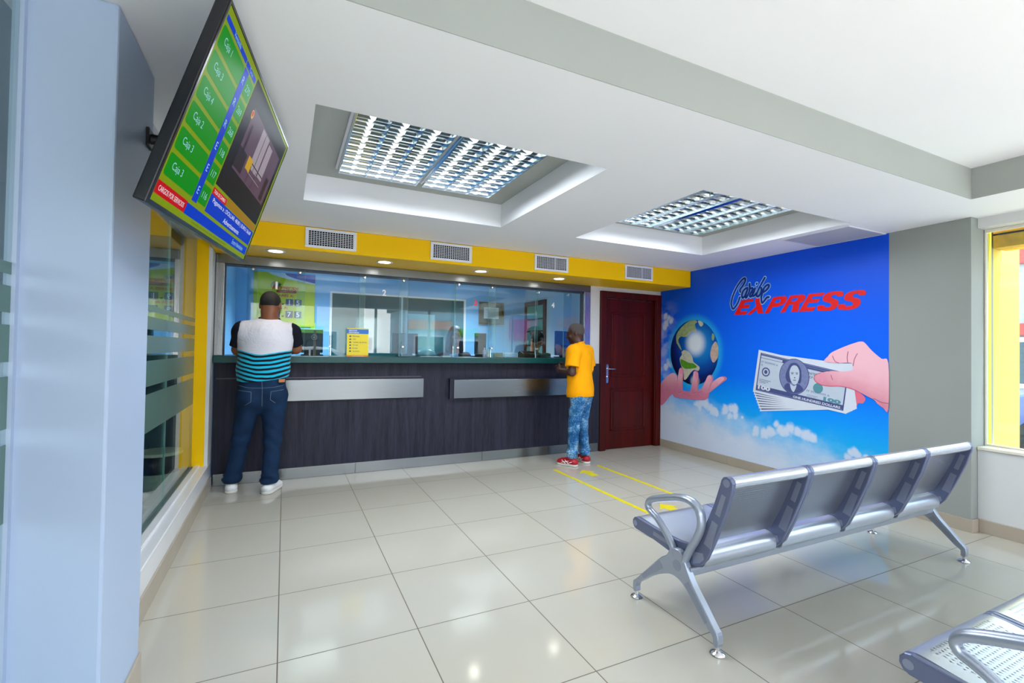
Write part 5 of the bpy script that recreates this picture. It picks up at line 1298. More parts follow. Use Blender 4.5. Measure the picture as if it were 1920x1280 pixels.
    def build(s, name, m, parent, origin=(0, 0, 0), mats=None, fmat=None, relax=2):
        V, F = s.surface()
        # light smoothing keeps the grid from showing
        for _ in range(relax):
            A = np.zeros_like(V); N = np.zeros(len(V))
            for i in range(4):
                a, b = F[:, i], F[:, (i + 1) % 4]
                np.add.at(A, a, V[b]); np.add.at(N, a, 1); np.add.at(A, b, V[a]); np.add.at(N, b, 1)
            V = V * 0.5 + 0.5 * A / np.maximum(N, 1)[:, None]
        V = V - np.array(origin)
        me = bpy.data.meshes.new(name)
        me.vertices.add(len(V)); me.vertices.foreach_set('co', V.astype(np.float32).ravel())
        me.loops.add(len(F) * 4); me.loops.foreach_set('vertex_index', F.astype(np.int32).ravel())
        me.polygons.add(len(F)); me.polygons.foreach_set('loop_start', np.arange(0, len(F) * 4, 4, dtype=np.int32))
        me.polygons.foreach_set('use_smooth', np.ones(len(F), bool))
        me.update(calc_edges=True); me.validate()
        o = bpy.data.objects.new(name, me); COL.objects.link(o)
        for mm in (mats or [m]): me.materials.append(mm)
        if fmat is not None:
            C = V[F].mean(1) + np.array(origin); me.polygons.foreach_set('material_index', fmat(C).astype(np.int32))
        if parent is not None: o.parent = parent
        return o

def V3(*a): return np.array(a, float)
def unit(v): v = np.array(v, float); return v / np.linalg.norm(v)

def add_hand(F, wrist, d, palm_n, thumb_side, curl=0.5, k=0.006, sc=1.0):
    """palm, four unequal bent fingers and a thumb from the side of the palm. d: towards the fingers, palm_n: out of the palm"""
    d = unit(d); n = unit(palm_n - d * (np.dot(palm_n, d))); sdir = np.cross(d, n) * thumb_side
    w = np.array(wrist, float)
    F.cap(w - d * 0.01, w + d * 0.085 * sc, 0.030 * sc, 0.040 * sc, 0.015, flat=(n, 0.42))
    for i, (off, ln) in enumerate(((0.028, 0.072), (0.010, 0.080), (-0.009, 0.074), (-0.027, 0.058))):
        p = w + d * (0.088 - 0.004 * abs(i - 1)) * sc + sdir * off * sc
        dirv = d; r = (0.0095, 0.0097, 0.0092, 0.0082)[i] * sc
        for j, (fr, bend) in enumerate(((0.46, 0.5), (0.31, 1.0), (0.23, 0.8))):
            ang = curl * bend * (0.9 + 0.1 * i)
            dirv = unit(dirv * math.cos(ang) + n * math.sin(ang) * (1 if True else 0)) if True else dirv
            q = p + dirv * ln * fr * sc
            F.cap(p, q, r, r * 0.92, 0.004); p = q; r *= 0.92
    p = w + d * 0.025 * sc + sdir * 0.030 * sc; t1 = unit(d * 0.7 + sdir * 0.75 + n * 0.2)
    q = p + t1 * 0.042 * sc; F.cap(p, q, 0.0135 * sc, 0.0115 * sc, 0.008)
    t2 = unit(d * 0.95 + sdir * 0.35 + n * 0.25); F.cap(q, q + t2 * 0.032 * sc, 0.0112 * sc, 0.0092 * sc, 0.004)

def head_shapes(F, c, face, up=(0, 0, 1), s=1.0, jaw=1.0):
    """head with skull, jaw, nose, brow, lips, eye sockets and ears about its centre c (height about 0.24)"""
    f = unit(face); u = unit(np.array(up, float) - f * np.dot(up, f)); r = np.cross(f, u); R = [r, f, u]
    P = lambda a, b, cc: np.array(c) + (r * a + f * b + u * cc) * s
    F.ell(P(0, -0.010, 0.028), (0.079 * s, 0.098 * s, 0.092 * s), 0.02, R)
    F.ell(P(0, 0.028, -0.040), (0.062 * s * jaw, 0.066 * s, 0.078 * s), 0.03, R)
    F.cap(P(0, 0.072, -0.090), P(0, 0.060, -0.060), 0.022 * s, 0.03 * s, 0.02)
    F.cap(P(0, 0.094, 0.016), P(0, 0.108, -0.026), 0.009 * s, 0.015 * s, 0.010)
    for e in (-1, 1):
        F.ell(P(0.014 * e, 0.100, -0.031), (0.009 * s, 0.010 * s, 0.007 * s), 0.006, R)
        F.cap(P(0.012 * e, 0.096, 0.034), P(0.044 * e, 0.080, 0.036), 0.010 * s, 0.008 * s, 0.012)
        F.ell(P(0.032 * e, 0.094, 0.012), (0.016 * s, 0.012 * s, 0.010 * s), 0.012, R, sub=True)
        F.ell(P(0.032 * e, 0.080, 0.012), (0.0125 * s, 0.0125 * s, 0.011 * s), 0.003, R)
        F.ell(P(0.080 * e, -0.012, -0.006), (0.010 * s, 0.020 * s, 0.033 * s), 0.006, R)
        F.ell(P(0.046 * e, 0.068, -0.026), (0.020 * s, 0.018 * s, 0.018 * s), 0.02, R)
    F.ell(P(0, 0.092, -0.055), (0.024 * s, 0.012 * s, 0.006 * s), 0.005, R); F.ell(P(0, 0.089, -0.066), (0.021 * s, 0.012 * s, 0.007 * s), 0.005, R)
    return P, (r, f, u), R

def eyes_for(P, parent, origin, s=1.0):
    for e in (-1, 1):
        c = P(0.032 * e, 0.0775, 0.012); d = unit(P(0, 1, 0) - P(0, 0, 0))
        MB().lathe([(0.0, -0.0108), (0.0076, -0.0076), (0.0108, 0), (0.0076, 0.0076), (0.0, 0.0108)], tuple(c - np.array(origin)), 14).build('eye', mat('eye_white', (200, 190, 182), 0.15), parent, smooth=True)
        q = c + d * 0.0085 * s
        MB().lathe([(0.0, -0.0038), (0.0034, 0.0), (0.0, 0.0038)], tuple(q - np.array(origin)), 10).build('pupil', mat('eye_dark', (20, 12, 8), 0.1), parent, smooth=True)

SKIN_A = mat('skin_brown', (134, 82, 56), 0.45, spec=0.4, var=0.06, vscale=14, bump=0.03, bscale=120)
SKIN_B = mat('skin_dark_brown', (72, 44, 36), 0.45, spec=0.45, var=0.06, vscale=14, bump=0.03, bscale=120)
SKIN_C = mat('skin_warm_brown', (168, 104, 84), 0.5, spec=0.4, var=0.05, vscale=14)
HAIR_BK = mat('hair_black_short', (22, 15, 13), 0.75, var=0.2, vscale=160, bump=0.5, bscale=340)
HAIR_GR = mat('hair_grey_short', (72, 66, 64), 0.8, var=0.35, vscale=150, bump=0.5, bscale=340)
HAIR_DK = mat('hair_dark_long', (46, 34, 32), 0.4, var=0.25, vscale=30, stretch=(6, 6, 0.6), bump=0.3, bscale=60)
SHOE_W = mat('shoe_white_leather', (226, 228, 230), 0.45, var=0.02)
SOLE_W = mat('sole_white', (214, 212, 206), 0.6)
SHOE_R = mat('shoe_red_mesh', (172, 12, 32), 0.5, var=0.12, vscale=90)

def striped_shirt():
    m, nt, b = nodes_of('striped_jersey'); L = nt.links
    geo = nt.nodes.new('ShaderNodeNewGeometry'); sep = nt.nodes.new('ShaderNodeSeparateXYZ'); L.new(geo.outputs['Position'], sep.inputs[0])
    nz = nt.nodes.new('ShaderNodeTexNoise'); nz.inputs['Scale'].default_value = 5.0; nz.inputs['Detail'].default_value = 2; L.new(geo.outputs['Position'], nz.inputs[0])
    # the back of the shirt sags: stripe height follows a shallow bow
    dx = math_node(nt, 'SUBTRACT', sep.outputs['X'], 0.44); bow = math_node(nt, 'MULTIPLY', math_node(nt, 'MULTIPLY', dx, dx), -0.9)
    z = math_node(nt, 'ADD', math_node(nt, 'ADD', sep.outputs['Z'], bow), math_node(nt, 'MULTIPLY', math_node(nt, 'SUBTRACT', nz.outputs['Fac'], 0.5), 0.035))
    st = math_node(nt, 'GREATER_THAN', math_node(nt, 'FRACT', math_node(nt, 'DIVIDE', z, 0.0385)), 0.50)
    up = math_node(nt, 'GREATER_THAN', z, 1.262)
    m1 = nt.nodes.new('ShaderNodeMix'); m1.data_type = 'RGBA'; L.new(st, m1.inputs[0]); m1.inputs[6].default_value = lin((16, 18, 34)); m1.inputs[7].default_value = lin((30, 188, 222))
    m2 = nt.nodes.new('ShaderNodeMix'); m2.data_type = 'RGBA'; L.new(up, m2.inputs[0]); L.new(m1.outputs[2], m2.inputs[6]); m2.inputs[7].default_value = lin((222, 220, 230))
    L.new(m2.outputs[2], b.inputs['Base Color']); b.inputs['Roughness'].default_value = 0.85; b.inputs['Sheen Weight'].default_value = 0.15; b.inputs['Specular IOR Level'].default_value = 0.2
    n5 = nt.nodes.new('ShaderNodeTexNoise'); n5.inputs['Scale'].default_value = 9; n5.inputs['Detail'].default_value = 5; n5.inputs['Distortion'].default_value = 1.2; L.new(geo.outputs['Position'], n5.inputs[0])
    bp = nt.nodes.new('ShaderNodeBump'); bp.inputs['Strength'].default_value = 0.5; bp.inputs['Distance'].default_value = 0.02; L.new(n5.outputs['Fac'], bp.inputs['Height']); L.new(bp.outputs[0], b.inputs['Normal'])
    return m
STRIPE = striped_shirt()
JERSEY_BK = mat('black_jersey', (20, 21, 34), 0.85, spec=0.2)
DENIM_DK = mat('dark_denim', (20, 45, 76), 0.8, spec=0.2, var=0.30, vscale=7, bump=0.15, bscale=220)
STITCH = mat('denim_stitch', (112, 128, 146), 0.8)
def acid_denim():
    m, nt, b = nodes_of('acid_wash_denim'); L = nt.links
    geo = nt.nodes.new('ShaderNodeNewGeometry')
    n1 = nt.nodes.new('ShaderNodeTexNoise'); n1.inputs['Scale'].default_value = 9; n1.inputs['Detail'].default_value = 5; L.new(geo.outputs['Position'], n1.inputs[0])
    n2 = nt.nodes.new('ShaderNodeTexNoise'); n2.inputs['Scale'].default_value = 75; n2.inputs['Detail'].default_value = 4; L.new(geo.outputs['Position'], n2.inputs[0])
    f = math_node(nt, 'ADD', math_node(nt, 'MULTIPLY', n1.outputs['Fac'], 0.55), math_node(nt, 'MULTIPLY', n2.outputs['Fac'], 0.45))
    cr = nt.nodes.new('ShaderNodeValToRGB'); e = cr.color_ramp.elements; e[0].position = 0.40; e[0].color = lin((26, 76, 130)); e[1].position = 0.66; e[1].color = lin((206, 222, 234))
    q = e.new(0.50); q.color = lin((58, 116, 168)); q = e.new(0.57); q.color = lin((112, 160, 200))
    L.new(f, cr.inputs[0]); L.new(cr.outputs[0], b.inputs['Base Color']); b.inputs['Roughness'].default_value = 0.85; b.inputs['Specular IOR Level'].default_value = 0.2
    return m
DENIM_AC = acid_denim()
TEE_Y = mat('yellow_tee', (250, 166, 0), 0.85, spec=0.2, var=0.03, vscale=8, bump=0.5, bscale=10)

def rip(seed, amp, fx, fy, fz):
    ph = random.Random(seed).random() * 6
    return lambda X, Y, Z: amp * np.sin(fx * X + fy * Y + fz * Z + ph) * np.sin(0.6 * fz * Z - 0.7 * fx * X + 1.3 * ph)

def build_person(name, label, root, J, cloth, H=0.006):
    """J: joints in room coordinates; cloth: garments"""
    R0 = np.array(root, float)
    t = thing(name, label, 'person', tuple(R0))
    fw = unit(J['fwd']); B = J.get('bulk', 1.0); seated = J.get('seated', False)
    pts = np.array([J[k] for k in ('pelvis', 'chest', 'neck', 'head', 'shL', 'shR', 'elL', 'elR', 'wrL', 'wrR', 'hipL', 'hipR', 'knL', 'knR', 'anL', 'anR')])
    lo = pts.min(0) - 0.22; hi = pts.max(0) + 0.24; lo[2] = max(lo[2], R0[2] - 0.02) if not seated else lo[2]
    F = Field(lo, hi, H)
    # torso and neck
    F.cap(J['pelvis'], J['waist'], 0.150 * B, 0.140 * B, 0.03, flat=(fw, J.get('flat', 0.68)))
    F.cap(J['waist'], J['chest'], 0.140 * B, 0.155 * B, 0.04, flat=(fw, J.get('flat', 0.68)))
    F.cap(J['shL'] - V3(0, 0, J.get('shd', 0)), J['shR'] - V3(0, 0, J.get('shd', 0)), J.get('shr', 0.062) * B, J.get('shr', 0.062) * B, 0.05)
    F.cap(J['chest'], J['neck'], 0.105 * B, 0.06, 0.06, flat=(fw, 0.75))
    hd = unit(J['hface']); hu = J.get('hup', (0, 0, 1))
    nk = J.get('neckr', 0.056)
    F.cap(np.array(J['neck']) - V3(0, 0, 0.03), np.array(J['head']) - hd * 0.018 - np.array(unit(hu)) * 0.03, nk * 1.1, nk, 0.03)
    P, ax, RR = head_shapes(F, J['head'], hd, hu, J.get('hs', 1.0))
    if 'nape' in J: F.ell(P(0, -0.062, -0.065), (0.062, 0.036, 0.06), 0.03, RR)
    # arms
    for s_, sg in (('L', -1), ('R', 1)):
        F.cap(J['sh' + s_], J['el' + s_], 0.052 * B, 0.043 * B, 0.03); F.cap(J['el' + s_], J['wr' + s_], 0.043 * B, 0.027, 0.02)
        hdv = J['hand' + s_]
        add_hand(F, J['wr' + s_], np.array(hdv[0], float), np.array(hdv[1], float), hdv[2], hdv[3])
        F.cap(J['hip' + s_], J['kn' + s_], 0.088 * B, 0.058, 0.04); F.cap(J['kn' + s_], J['an' + s_], 0.056, 0.038, 0.02)
        ft = unit(J['toe' + s_])
        F.cap(np.array(J['an' + s_]) - V3(0, 0, 0.045), np.array(J['an' + s_]) + ft * 0.13 - V3(0, 0, 0.055), 0.034, 0.026, 0.02)
    body = F.build('body', cloth['skin'], t, R0)
    eyes_for(P, t, R0)
    return t, P, ax, RR, R0

def shoe(name, an, toe, length, wid, z0, mats, parent, R0, stripes=None):
    """low shoe: upper and sole about the ankle point"""
    f = unit(V3(toe[0], toe[1], 0)); r = np.cross(f, (0, 0, 1)); a = np.array([an[0], an[1], z0])
    heel = a - f * 0.075; P = lambda q, w_, z: heel + f * q + r * w_ + V3(0, 0, z)
    lo = np.minimum(heel, heel + f * length) - 0.12; hi = np.maximum(heel, heel + f * length) + 0.12; lo[2] = z0 - 0.02; hi[2] = z0 + 0.16
    F = Field(lo, hi, 0.004)
    F.cap(P(0.045, 0, 0.045), P(length - 0.055, 0.004, 0.036), wid, wid * 0.96, 0.02, flat=((0, 0, 1), 0.72)); F.cap(P(0.045, 0, 0.05), P(0.085, 0, 0.088), wid * 0.84, wid * 0.82, 0.02)
    F.cap(P(0.10, 0, 0.07), P(0.19, 0, 0.048), wid * 0.7, wid * 0.66, 0.03)
    F.ell(P(0.075, 0, 0.115), (wid * 0.72, wid * 0.9, 0.03), 0.006, [r, f, (0, 0, 1)], sub=True)
    F.cut((0, 0, z0 + 0.021), (0, 0, -1)); F.cut((0, 0, z0 + 0.100), (0, 0, 1))
    u = F.build(name, mats[0], parent, R0)
    S = Field(lo, hi, 0.004); S.cap(P(0.045, 0, 0.012), P(length - 0.055, 0.004, 0.012), wid * 1.03, wid * 1.0, 0.01); S.cut((0, 0, z0 + 0.024), (0, 0, 1)); S.cut((0, 0, z0 + 0.001), (0, 0, -1))
    S.build('sole', mats[1], u, R0, relax=1)
    if stripes is not None:
        mb = MB()
        for sd in (-1, 1):
            for (q0, z_0, q1, z_1) in ((0.095, 0.030, 0.150, 0.070), (0.135, 0.030, 0.185, 0.062), (0.085, 0.062, 0.19, 0.034), (0.035, 0.062, 0.09, 0.040)):
                L_ = []
                for tt in np.linspace(0, 1, 6):
                    q = q0 + (q1 - q0) * tt; zz = z_0 + (z_1 - z_0) * tt
                    wloc = wid * math.sqrt(max(0.05, 1 - ((zz - 0.042) / (wid * 0.80)) ** 2)) if zz > 0.042 else wid * 0.985
                    L_.append(tuple(P(q, sd * (wloc + 0.000), zz) - R0))
                mb.tube(L_, 0.0042, 6)
        mb.build('white_stripe', stripes, u, smooth=True)
    lc = MB()
    for i in range(4):
        q = 0.115 + i * 0.02; zz = 0.094 - i * 0.009
        lc.tube([tuple(P(q, -0.022, zz - 0.006) - R0), tuple(P(q + 0.004, 0, zz + 0.002) - R0), tuple(P(q, 0.022, zz - 0.006) - R0)], 0.0028, 6)
    lc.build('laces', SOLE_W, u, smooth=True)
    return u

# ---- man at window 1, seen from behind: white shirt with turquoise stripes
J1 = dict(fwd=(0.05, 1, 0), bulk=1.22, shr=.050, shd=.012, flat=0.72, pelvis=V3(.425, 3.20, .93), waist=V3(.43, 3.215, 1.10), chest=V3(.445, 3.245, 1.36), neck=V3(.468, 3.265, 1.555), head=V3(.474, 3.30, 1.712), hface=(0.22, 1, -0.12), nape=1, neckr=0.070, hs=1.06,
          shL=V3(.258, 3.25, 1.475), shR=V3(.648, 3.26, 1.475), elL=V3(.222, 3.30, 1.295), elR=V3(.695, 3.30, 1.315), wrL=V3(.33, 3.455, 1.266), wrR=V3(.60, 3.455, 1.266),
          hipL=V3(.335, 3.20, .88), hipR=V3(.525, 3.19, .88), knL=V3(.262, 3.29, .49), knR=V3(.520, 3.19, .49), anL=V3(.188, 3.365, .085), anR=V3(.498, 3.215, .085), toeL=(-.10, 1, 0), toeR=(.42, 1, 0),
          handL=((0.9, 0.22, 0.0), (0, 0, -1), 1, 0.12), handR=((-0.9, 0.24, 0.0), (0, 0, -1), -1, 0.12))
p1, P1, ax1, RR1, R1 = build_person('person', 'person in white shirt with turquoise stripes and dark jeans, leaning on the counter', (.42, 3.24, 0), J1, dict(skin=SKIN_A))
def shirt1():
    lo, hi = V3(.05, 2.95, .95), V3(.85, 3.62, 1.66)
    F = Field(lo, hi, 0.006); fw = (0.05, 1, 0)
    F.cap(V3(.425, 3.20, 1.00), V3(.43, 3.21, 1.10), .208, .205, .03, flat=(fw, .75)); F.cap(V3(.43, 3.21, 1.10), V3(.443, 3.24, 1.34), .205, .224, .04, flat=(fw, .74))
    F.cap(V3(.275, 3.25, 1.462), V3(.63, 3.26, 1.462), .098, .098, .06); F.cap(V3(.445, 3.245, 1.38), V3(.466, 3.262, 1.53), .165, .085, .06, flat=(fw, .8))
    F.ripple(lambda X, Y, Z: 0.004 * np.sin(34 * Z + 9 * X + 2.0 * np.sin(7 * X)) * np.clip((1.30 - Z) / 0.2, 0, 1) + 0.002 * np.sin(16 * X + 11 * Z))
    F.cut((.42, 3.2, 1.035), (0.10, 0.10, -1)); F.cut((.466, 3.262, 1.585), (0, -0.18, 1))
    F.cut((.215, 3.25, 1.40), (-1, 0, .10)); F.cut((.678, 3.25, 1.40), (1, 0, .10))
    return F.build('shirt', STRIPE, p1, R1)
shirt1()
for s_, sh, el, sg in (('L', J1['shL'], J1['elL'], -1), ('R', J1['shR'], J1['elR'], 1)):
    F = Field(np.minimum(sh, el) - .16, np.maximum(sh, el) + .16, 0.006)
    e_ = sh + (el - sh) * 0.80
    F.cap(sh + V3(0.075 * -sg, 0, 0.010), sh + V3(0.006 * -sg, 0, -0.018), .095, .092, .02); F.cap(sh + V3(0.006 * -sg, 0, -0.018), e_, .092, .078, .03); F.cut(e_ + (el - sh) * 0.05, unit(el - sh)); F.cut(V3(.226 if sg < 0 else .667, 3.25, 1.40), (-sg, 0, -.10 ))
    F.ripple(rip(3, 0.003, 20, 30, 40)); F.build('sleeve', JERSEY_BK, p1, R1)
MB().tube([(.466 + .082 * math.cos(a) - R1[0], 3.268 + .072 * math.sin(a) - R1[1], 1.578 + .022 * math.sin(a)) for a in np.linspace(0, 2 * PI, 36, endpoint=False)], 0.013, 10, closed=True).build('collar', JERSEY_BK, p1, smooth=True)
def jeans(J, name, m, parent, R0, B, waist_z, cuff, fw, wr, seed, drop=0.075, kr=0.072, ar=0.068):
    allp = np.array([J[k] for k in ('hipL', 'hipR', 'knL', 'knR', 'anL', 'anR', 'pelvis')])
    lo = allp.min(0) - .2; hi = allp.max(0) + .22; lo[2] = 0.0
    F = Field(lo, hi, 0.006)
    F.cap(np.array(J['pelvis']) + V3(0, 0, -0.02), np.array(J['pelvis']) + V3(0, 0, .12), wr, wr * 0.97, .03, flat=(fw, .76))
    for s_ in 'LR':
        hp, kn, an = (np.array(J[q + s_], float) for q in ('hip', 'kn', 'an'))
        F.cap(hp - np.array(unit(fw)) * 0.02, kn, .112 * B, kr * B ** .5, .03); F.cap(kn, an + V3(0, 0, -.02), kr * B ** .5, ar * B ** .5, .03)
        F.ell(hp - np.array(unit(fw)) * drop + V3(0, 0, .015), (.082 * B, .07 * B, .095 * B), .05)
        # cloth bunches over the shoe and behind the knee
        for i, zz in enumerate((0.045, 0.085)):
            F.ell(an + V3(0, 0, zz - 0.01), (ar * B ** .5 * 1.10, ar * B ** .5 * 1.10, .016), .02)
    F.ripple(lambda X, Y, Z: 0.0042 * np.sin(52 * Z + 20 * X + 3 * np.sin(9 * X + seed)) * (0.35 + 0.65 * np.exp(-((Z - .48) / .12) ** 2) + 0.8 * np.exp(-((Z - .14) / .09) ** 2)) + 0.0035 * np.sin(26 * Z - 30 * X + seed) * np.exp(-((Z - .72) / .1) ** 2))
    F.cut((0, 0, waist_z), (0, 0, 1)); F.cut((0, 0, cuff), (0, 0, -1))
    return F.build(name, m, parent, R0)
je1 = jeans(J1, 'jeans', DENIM_DK, p1, R1, 1.03, 1.07, .085, (0.05, 1, 0), .195, 1.0)
def on_back(x, z, obj_center=None): return (x, z)
def drape(name, obj, lines, r, m, R0, y_from=2.6):
    """seam lines laid on the rear surface of a garment by casting onto it"""
    bpy.context.view_layer.update()
    me = obj.data
    from mathutils.bvhtree import BVHTree
    bv = BVHTree.FromPolygons([v.co for v in me.vertices], [tuple(p.vertices) for p in me.polygons])
    mb = MB()
    for ln in lines:
        pts = []
        for i in range(len(ln) - 1):
            for tt in np.linspace(0, 1, 8, endpoint=(i == len(ln) - 2)):
                x = ln[i][0] + (ln[i + 1][0] - ln[i][0]) * tt; z = ln[i][1] + (ln[i + 1][1] - ln[i][1]) * tt
                hit = bv.ray_cast(Vector((x - R0[0], y_from - R0[1], z - R0[2])), Vector((0, 1, 0)))
                if hit[0] is not None: pts.append((hit[0].x, hit[0].y - 0.0003, hit[0].z))
        if len(pts) > 2: mb.tube(pts, r, 5)
    if mb.v: return mb.build(name, m, obj, smooth=True)
drape('stitching', je1, [[(.425, 1.03), (.43, .95), (.43, .80)], [(.235, .985), (.33, .965), (.43, .962), (.52, .968), (.62, .985)], [(.245, .945), (.345, .930)], [(.345, .930), (.345, .845), (.30, .815)], [(.50, .93), (.60, .945)], [(.50, .93), (.495, .86), (.535, .83)]], 0.0017, STITCH, R1)
lb = MB().box(-.028, .028, -.003, .0, -.014, .014); o = lb.build('leather_patch', mat('patch_tan', (190, 122, 70), 0.6), p1); o.location = (.583 - R1[0], 3.066 - R1[1], 1.025)
o.rotation_euler = (0, 0, 0.55)
shoe('shoe', J1['anL'], J1['toeL'], .285, .050, 0.0, (SHOE_W, SOLE_W), p1, R1)
shoe('shoe', J1['anR'], J1['toeR'], .285, .050, 0.0, (SHOE_W, SOLE_W), p1, R1)
def short_hair(c, P, ax, RR, m, parent, R0, s, low, grow=0.007, nape_z=-0.03):
    F = Field(np.array(c) - .17, np.array(c) + .17, 0.005)
    F.ell(P(0, -0.010, 0.028), ((0.079 + grow) * s, (0.098 + grow) * s, (0.092 + grow) * s), 0.02, RR)
    r, f, u = ax
    F.cut(P(0, 0.045, 0.075), unit(f * 0.85 - u * 0.30)); F.cut(P(0, -0.02, nape_z), unit(-u * 1.0 + f * 0.42))
    return F.build('hair', m, parent, R0, relax=1)
short_hair(J1['head'], P1, ax1, RR1, HAIR_BK, p1, R1, 1.06, 0, 0.0035, 0.0)

# ---- man at window 4 in a yellow T-shirt
f2 = unit((-.50, .86, 0)); r2 = np.cross(f2, (0, 0, 1))
C2 = V3(3.735, 3.02, 0)
def Q2(a, b, z): return C2 + r2 * a + f2 * b + V3(0, 0, z)
J2 = dict(fwd=tuple(f2), bulk=0.98, flat=0.66, pelvis=Q2(0, 0, .86), waist=Q2(0, 0, 1.0), chest=Q2(0, .005, 1.22), neck=Q2(-.005, .02, 1.395), head=Q2(-.006, .060, 1.535), hface=(-.72, .62, -0.20), neckr=0.052, hs=0.99,
          shL=Q2(-.180, 0, 1.335), shR=Q2(.180, 0, 1.335), elL=Q2(-.232, -.015, 1.085), elR=Q2(.235, -.02, 1.085), wrL=Q2(-.105, .205, 1.10), wrR=Q2(.12, .235, 1.12),
          hipL=Q2(-.085, 0, .82), hipR=Q2(.085, 0, .82), knL=Q2(-.095, .02, .46), knR=Q2(.095, .01, .46), anL=V3(3.622, 2.995, .085), anR=V3(3.862, 3.075, .085), toeL=(-.52, .86, 0), toeR=(.02, 1, 0),
          handL=(f2 * 1.0 + r2 * 0.9, np.array(r2), -1, 0.5), handR=(f2 * 0.8 - r2 * 0.6, -np.array(r2), 1, 0.5))
p2, P2, ax2, RR2, R2 = build_person('person', 'person in a yellow T-shirt, acid washed jeans and red trainers standing at window 4', (3.735, 3.02, 0), J2, dict(skin=SKIN_B))
def tee2():
    F = Field(V3(3.28, 2.68, .74), V3(4.18, 3.36, 1.48), 0.006)
    F.cap(Q2(0, -.01, .84), Q2(0, 0, 1.0), .194, .182, .03, flat=(f2, .78)); F.cap(Q2(0, 0, 1.0), Q2(0, 0, 1.22), .180, .186, .04, flat=(f2, .66))
    F.cap(Q2(-.172, 0, 1.322), Q2(.172, 0, 1.322), .083, .083, .05); F.cap(Q2(0, 0, 1.25), Q2(-.004, .012, 1.37), .12, .072, .05, flat=(f2, .8))
    for a in (-1, 1):
        F.cap(Q2(.172 * a, 0, 1.325), Q2(.230 * a, -.01, 1.130), .080, .084, .03)
    F.ripple(lambda X, Y, Z: 0.0045 * np.sin(30 * Z + 14 * X + 10 * Y + 2 * np.sin(8 * X)) * (0.5 + 0.7 * np.clip((1.1 - Z) / .3, 0, 1)) + 0.002 * np.sin(22 * X - 14 * Z))
    # hem (lower at the back), sleeve ends, neckline
    lo_ = F
    F.cut(Q2(0, 0, 0.795), tuple(-V3(0, 0, 1) - f2 * 0.05)); F.cut(Q2(0, .01, 1.425), (0, 0, 1))
    g = [F.lo[i] + F.h * np.arange(F.n[i], dtype=np.float32) for i in range(3)]; X, Y, Z = np.meshgrid(*g, indexing='ij', sparse=True)
    for a in (-1, 1):
        c = Q2(.228 * a, -.01, 1.15); side = ((X - C2[0]) * r2[0] + (Y - C2[1]) * r2[1]) * a
        below = ((Z - 1.15) - (side - .228) * 0.22)
        m_ = np.where(side > 0.205, -below, -1.0); F.f = np.maximum(F.f, m_.astype(np.float32))
    return F.build('t_shirt', TEE_Y, p2, R2)
tee2()
MB().tube([tuple(Q2(-.004 + .064 * math.cos(a), .018 + .058 * math.sin(a), 1.412 - .022 * math.sin(a)) - R2) for a in np.linspace(0, 2 * PI, 32, endpoint=False)], 0.0085, 10, closed=True).build('collar', TEE_Y, p2, smooth=True)
je2 = jeans(J2, 'jeans', DENIM_AC, p2, R2, .88, .97, .09, tuple(f2), .150, 2.3, drop=.045, kr=.070, ar=.060)
shoe('shoe', J2['anL'], J2['toeL'], .275, .046, 0.0, (SHOE_R, SOLE_W), p2, R2, mat('stripe_white', (236, 236, 240), 0.5))
shoe('shoe', J2['anR'], J2['toeR'], .275, .046, 0.0, (SHOE_R, SOLE_W), p2, R2, mat('stripe_white', (236, 236, 240), 0.5))
short_hair(J2['head'], P2, ax2, RR2, HAIR_GR, p2, R2, 0.99, 0, 0.005, -0.012)

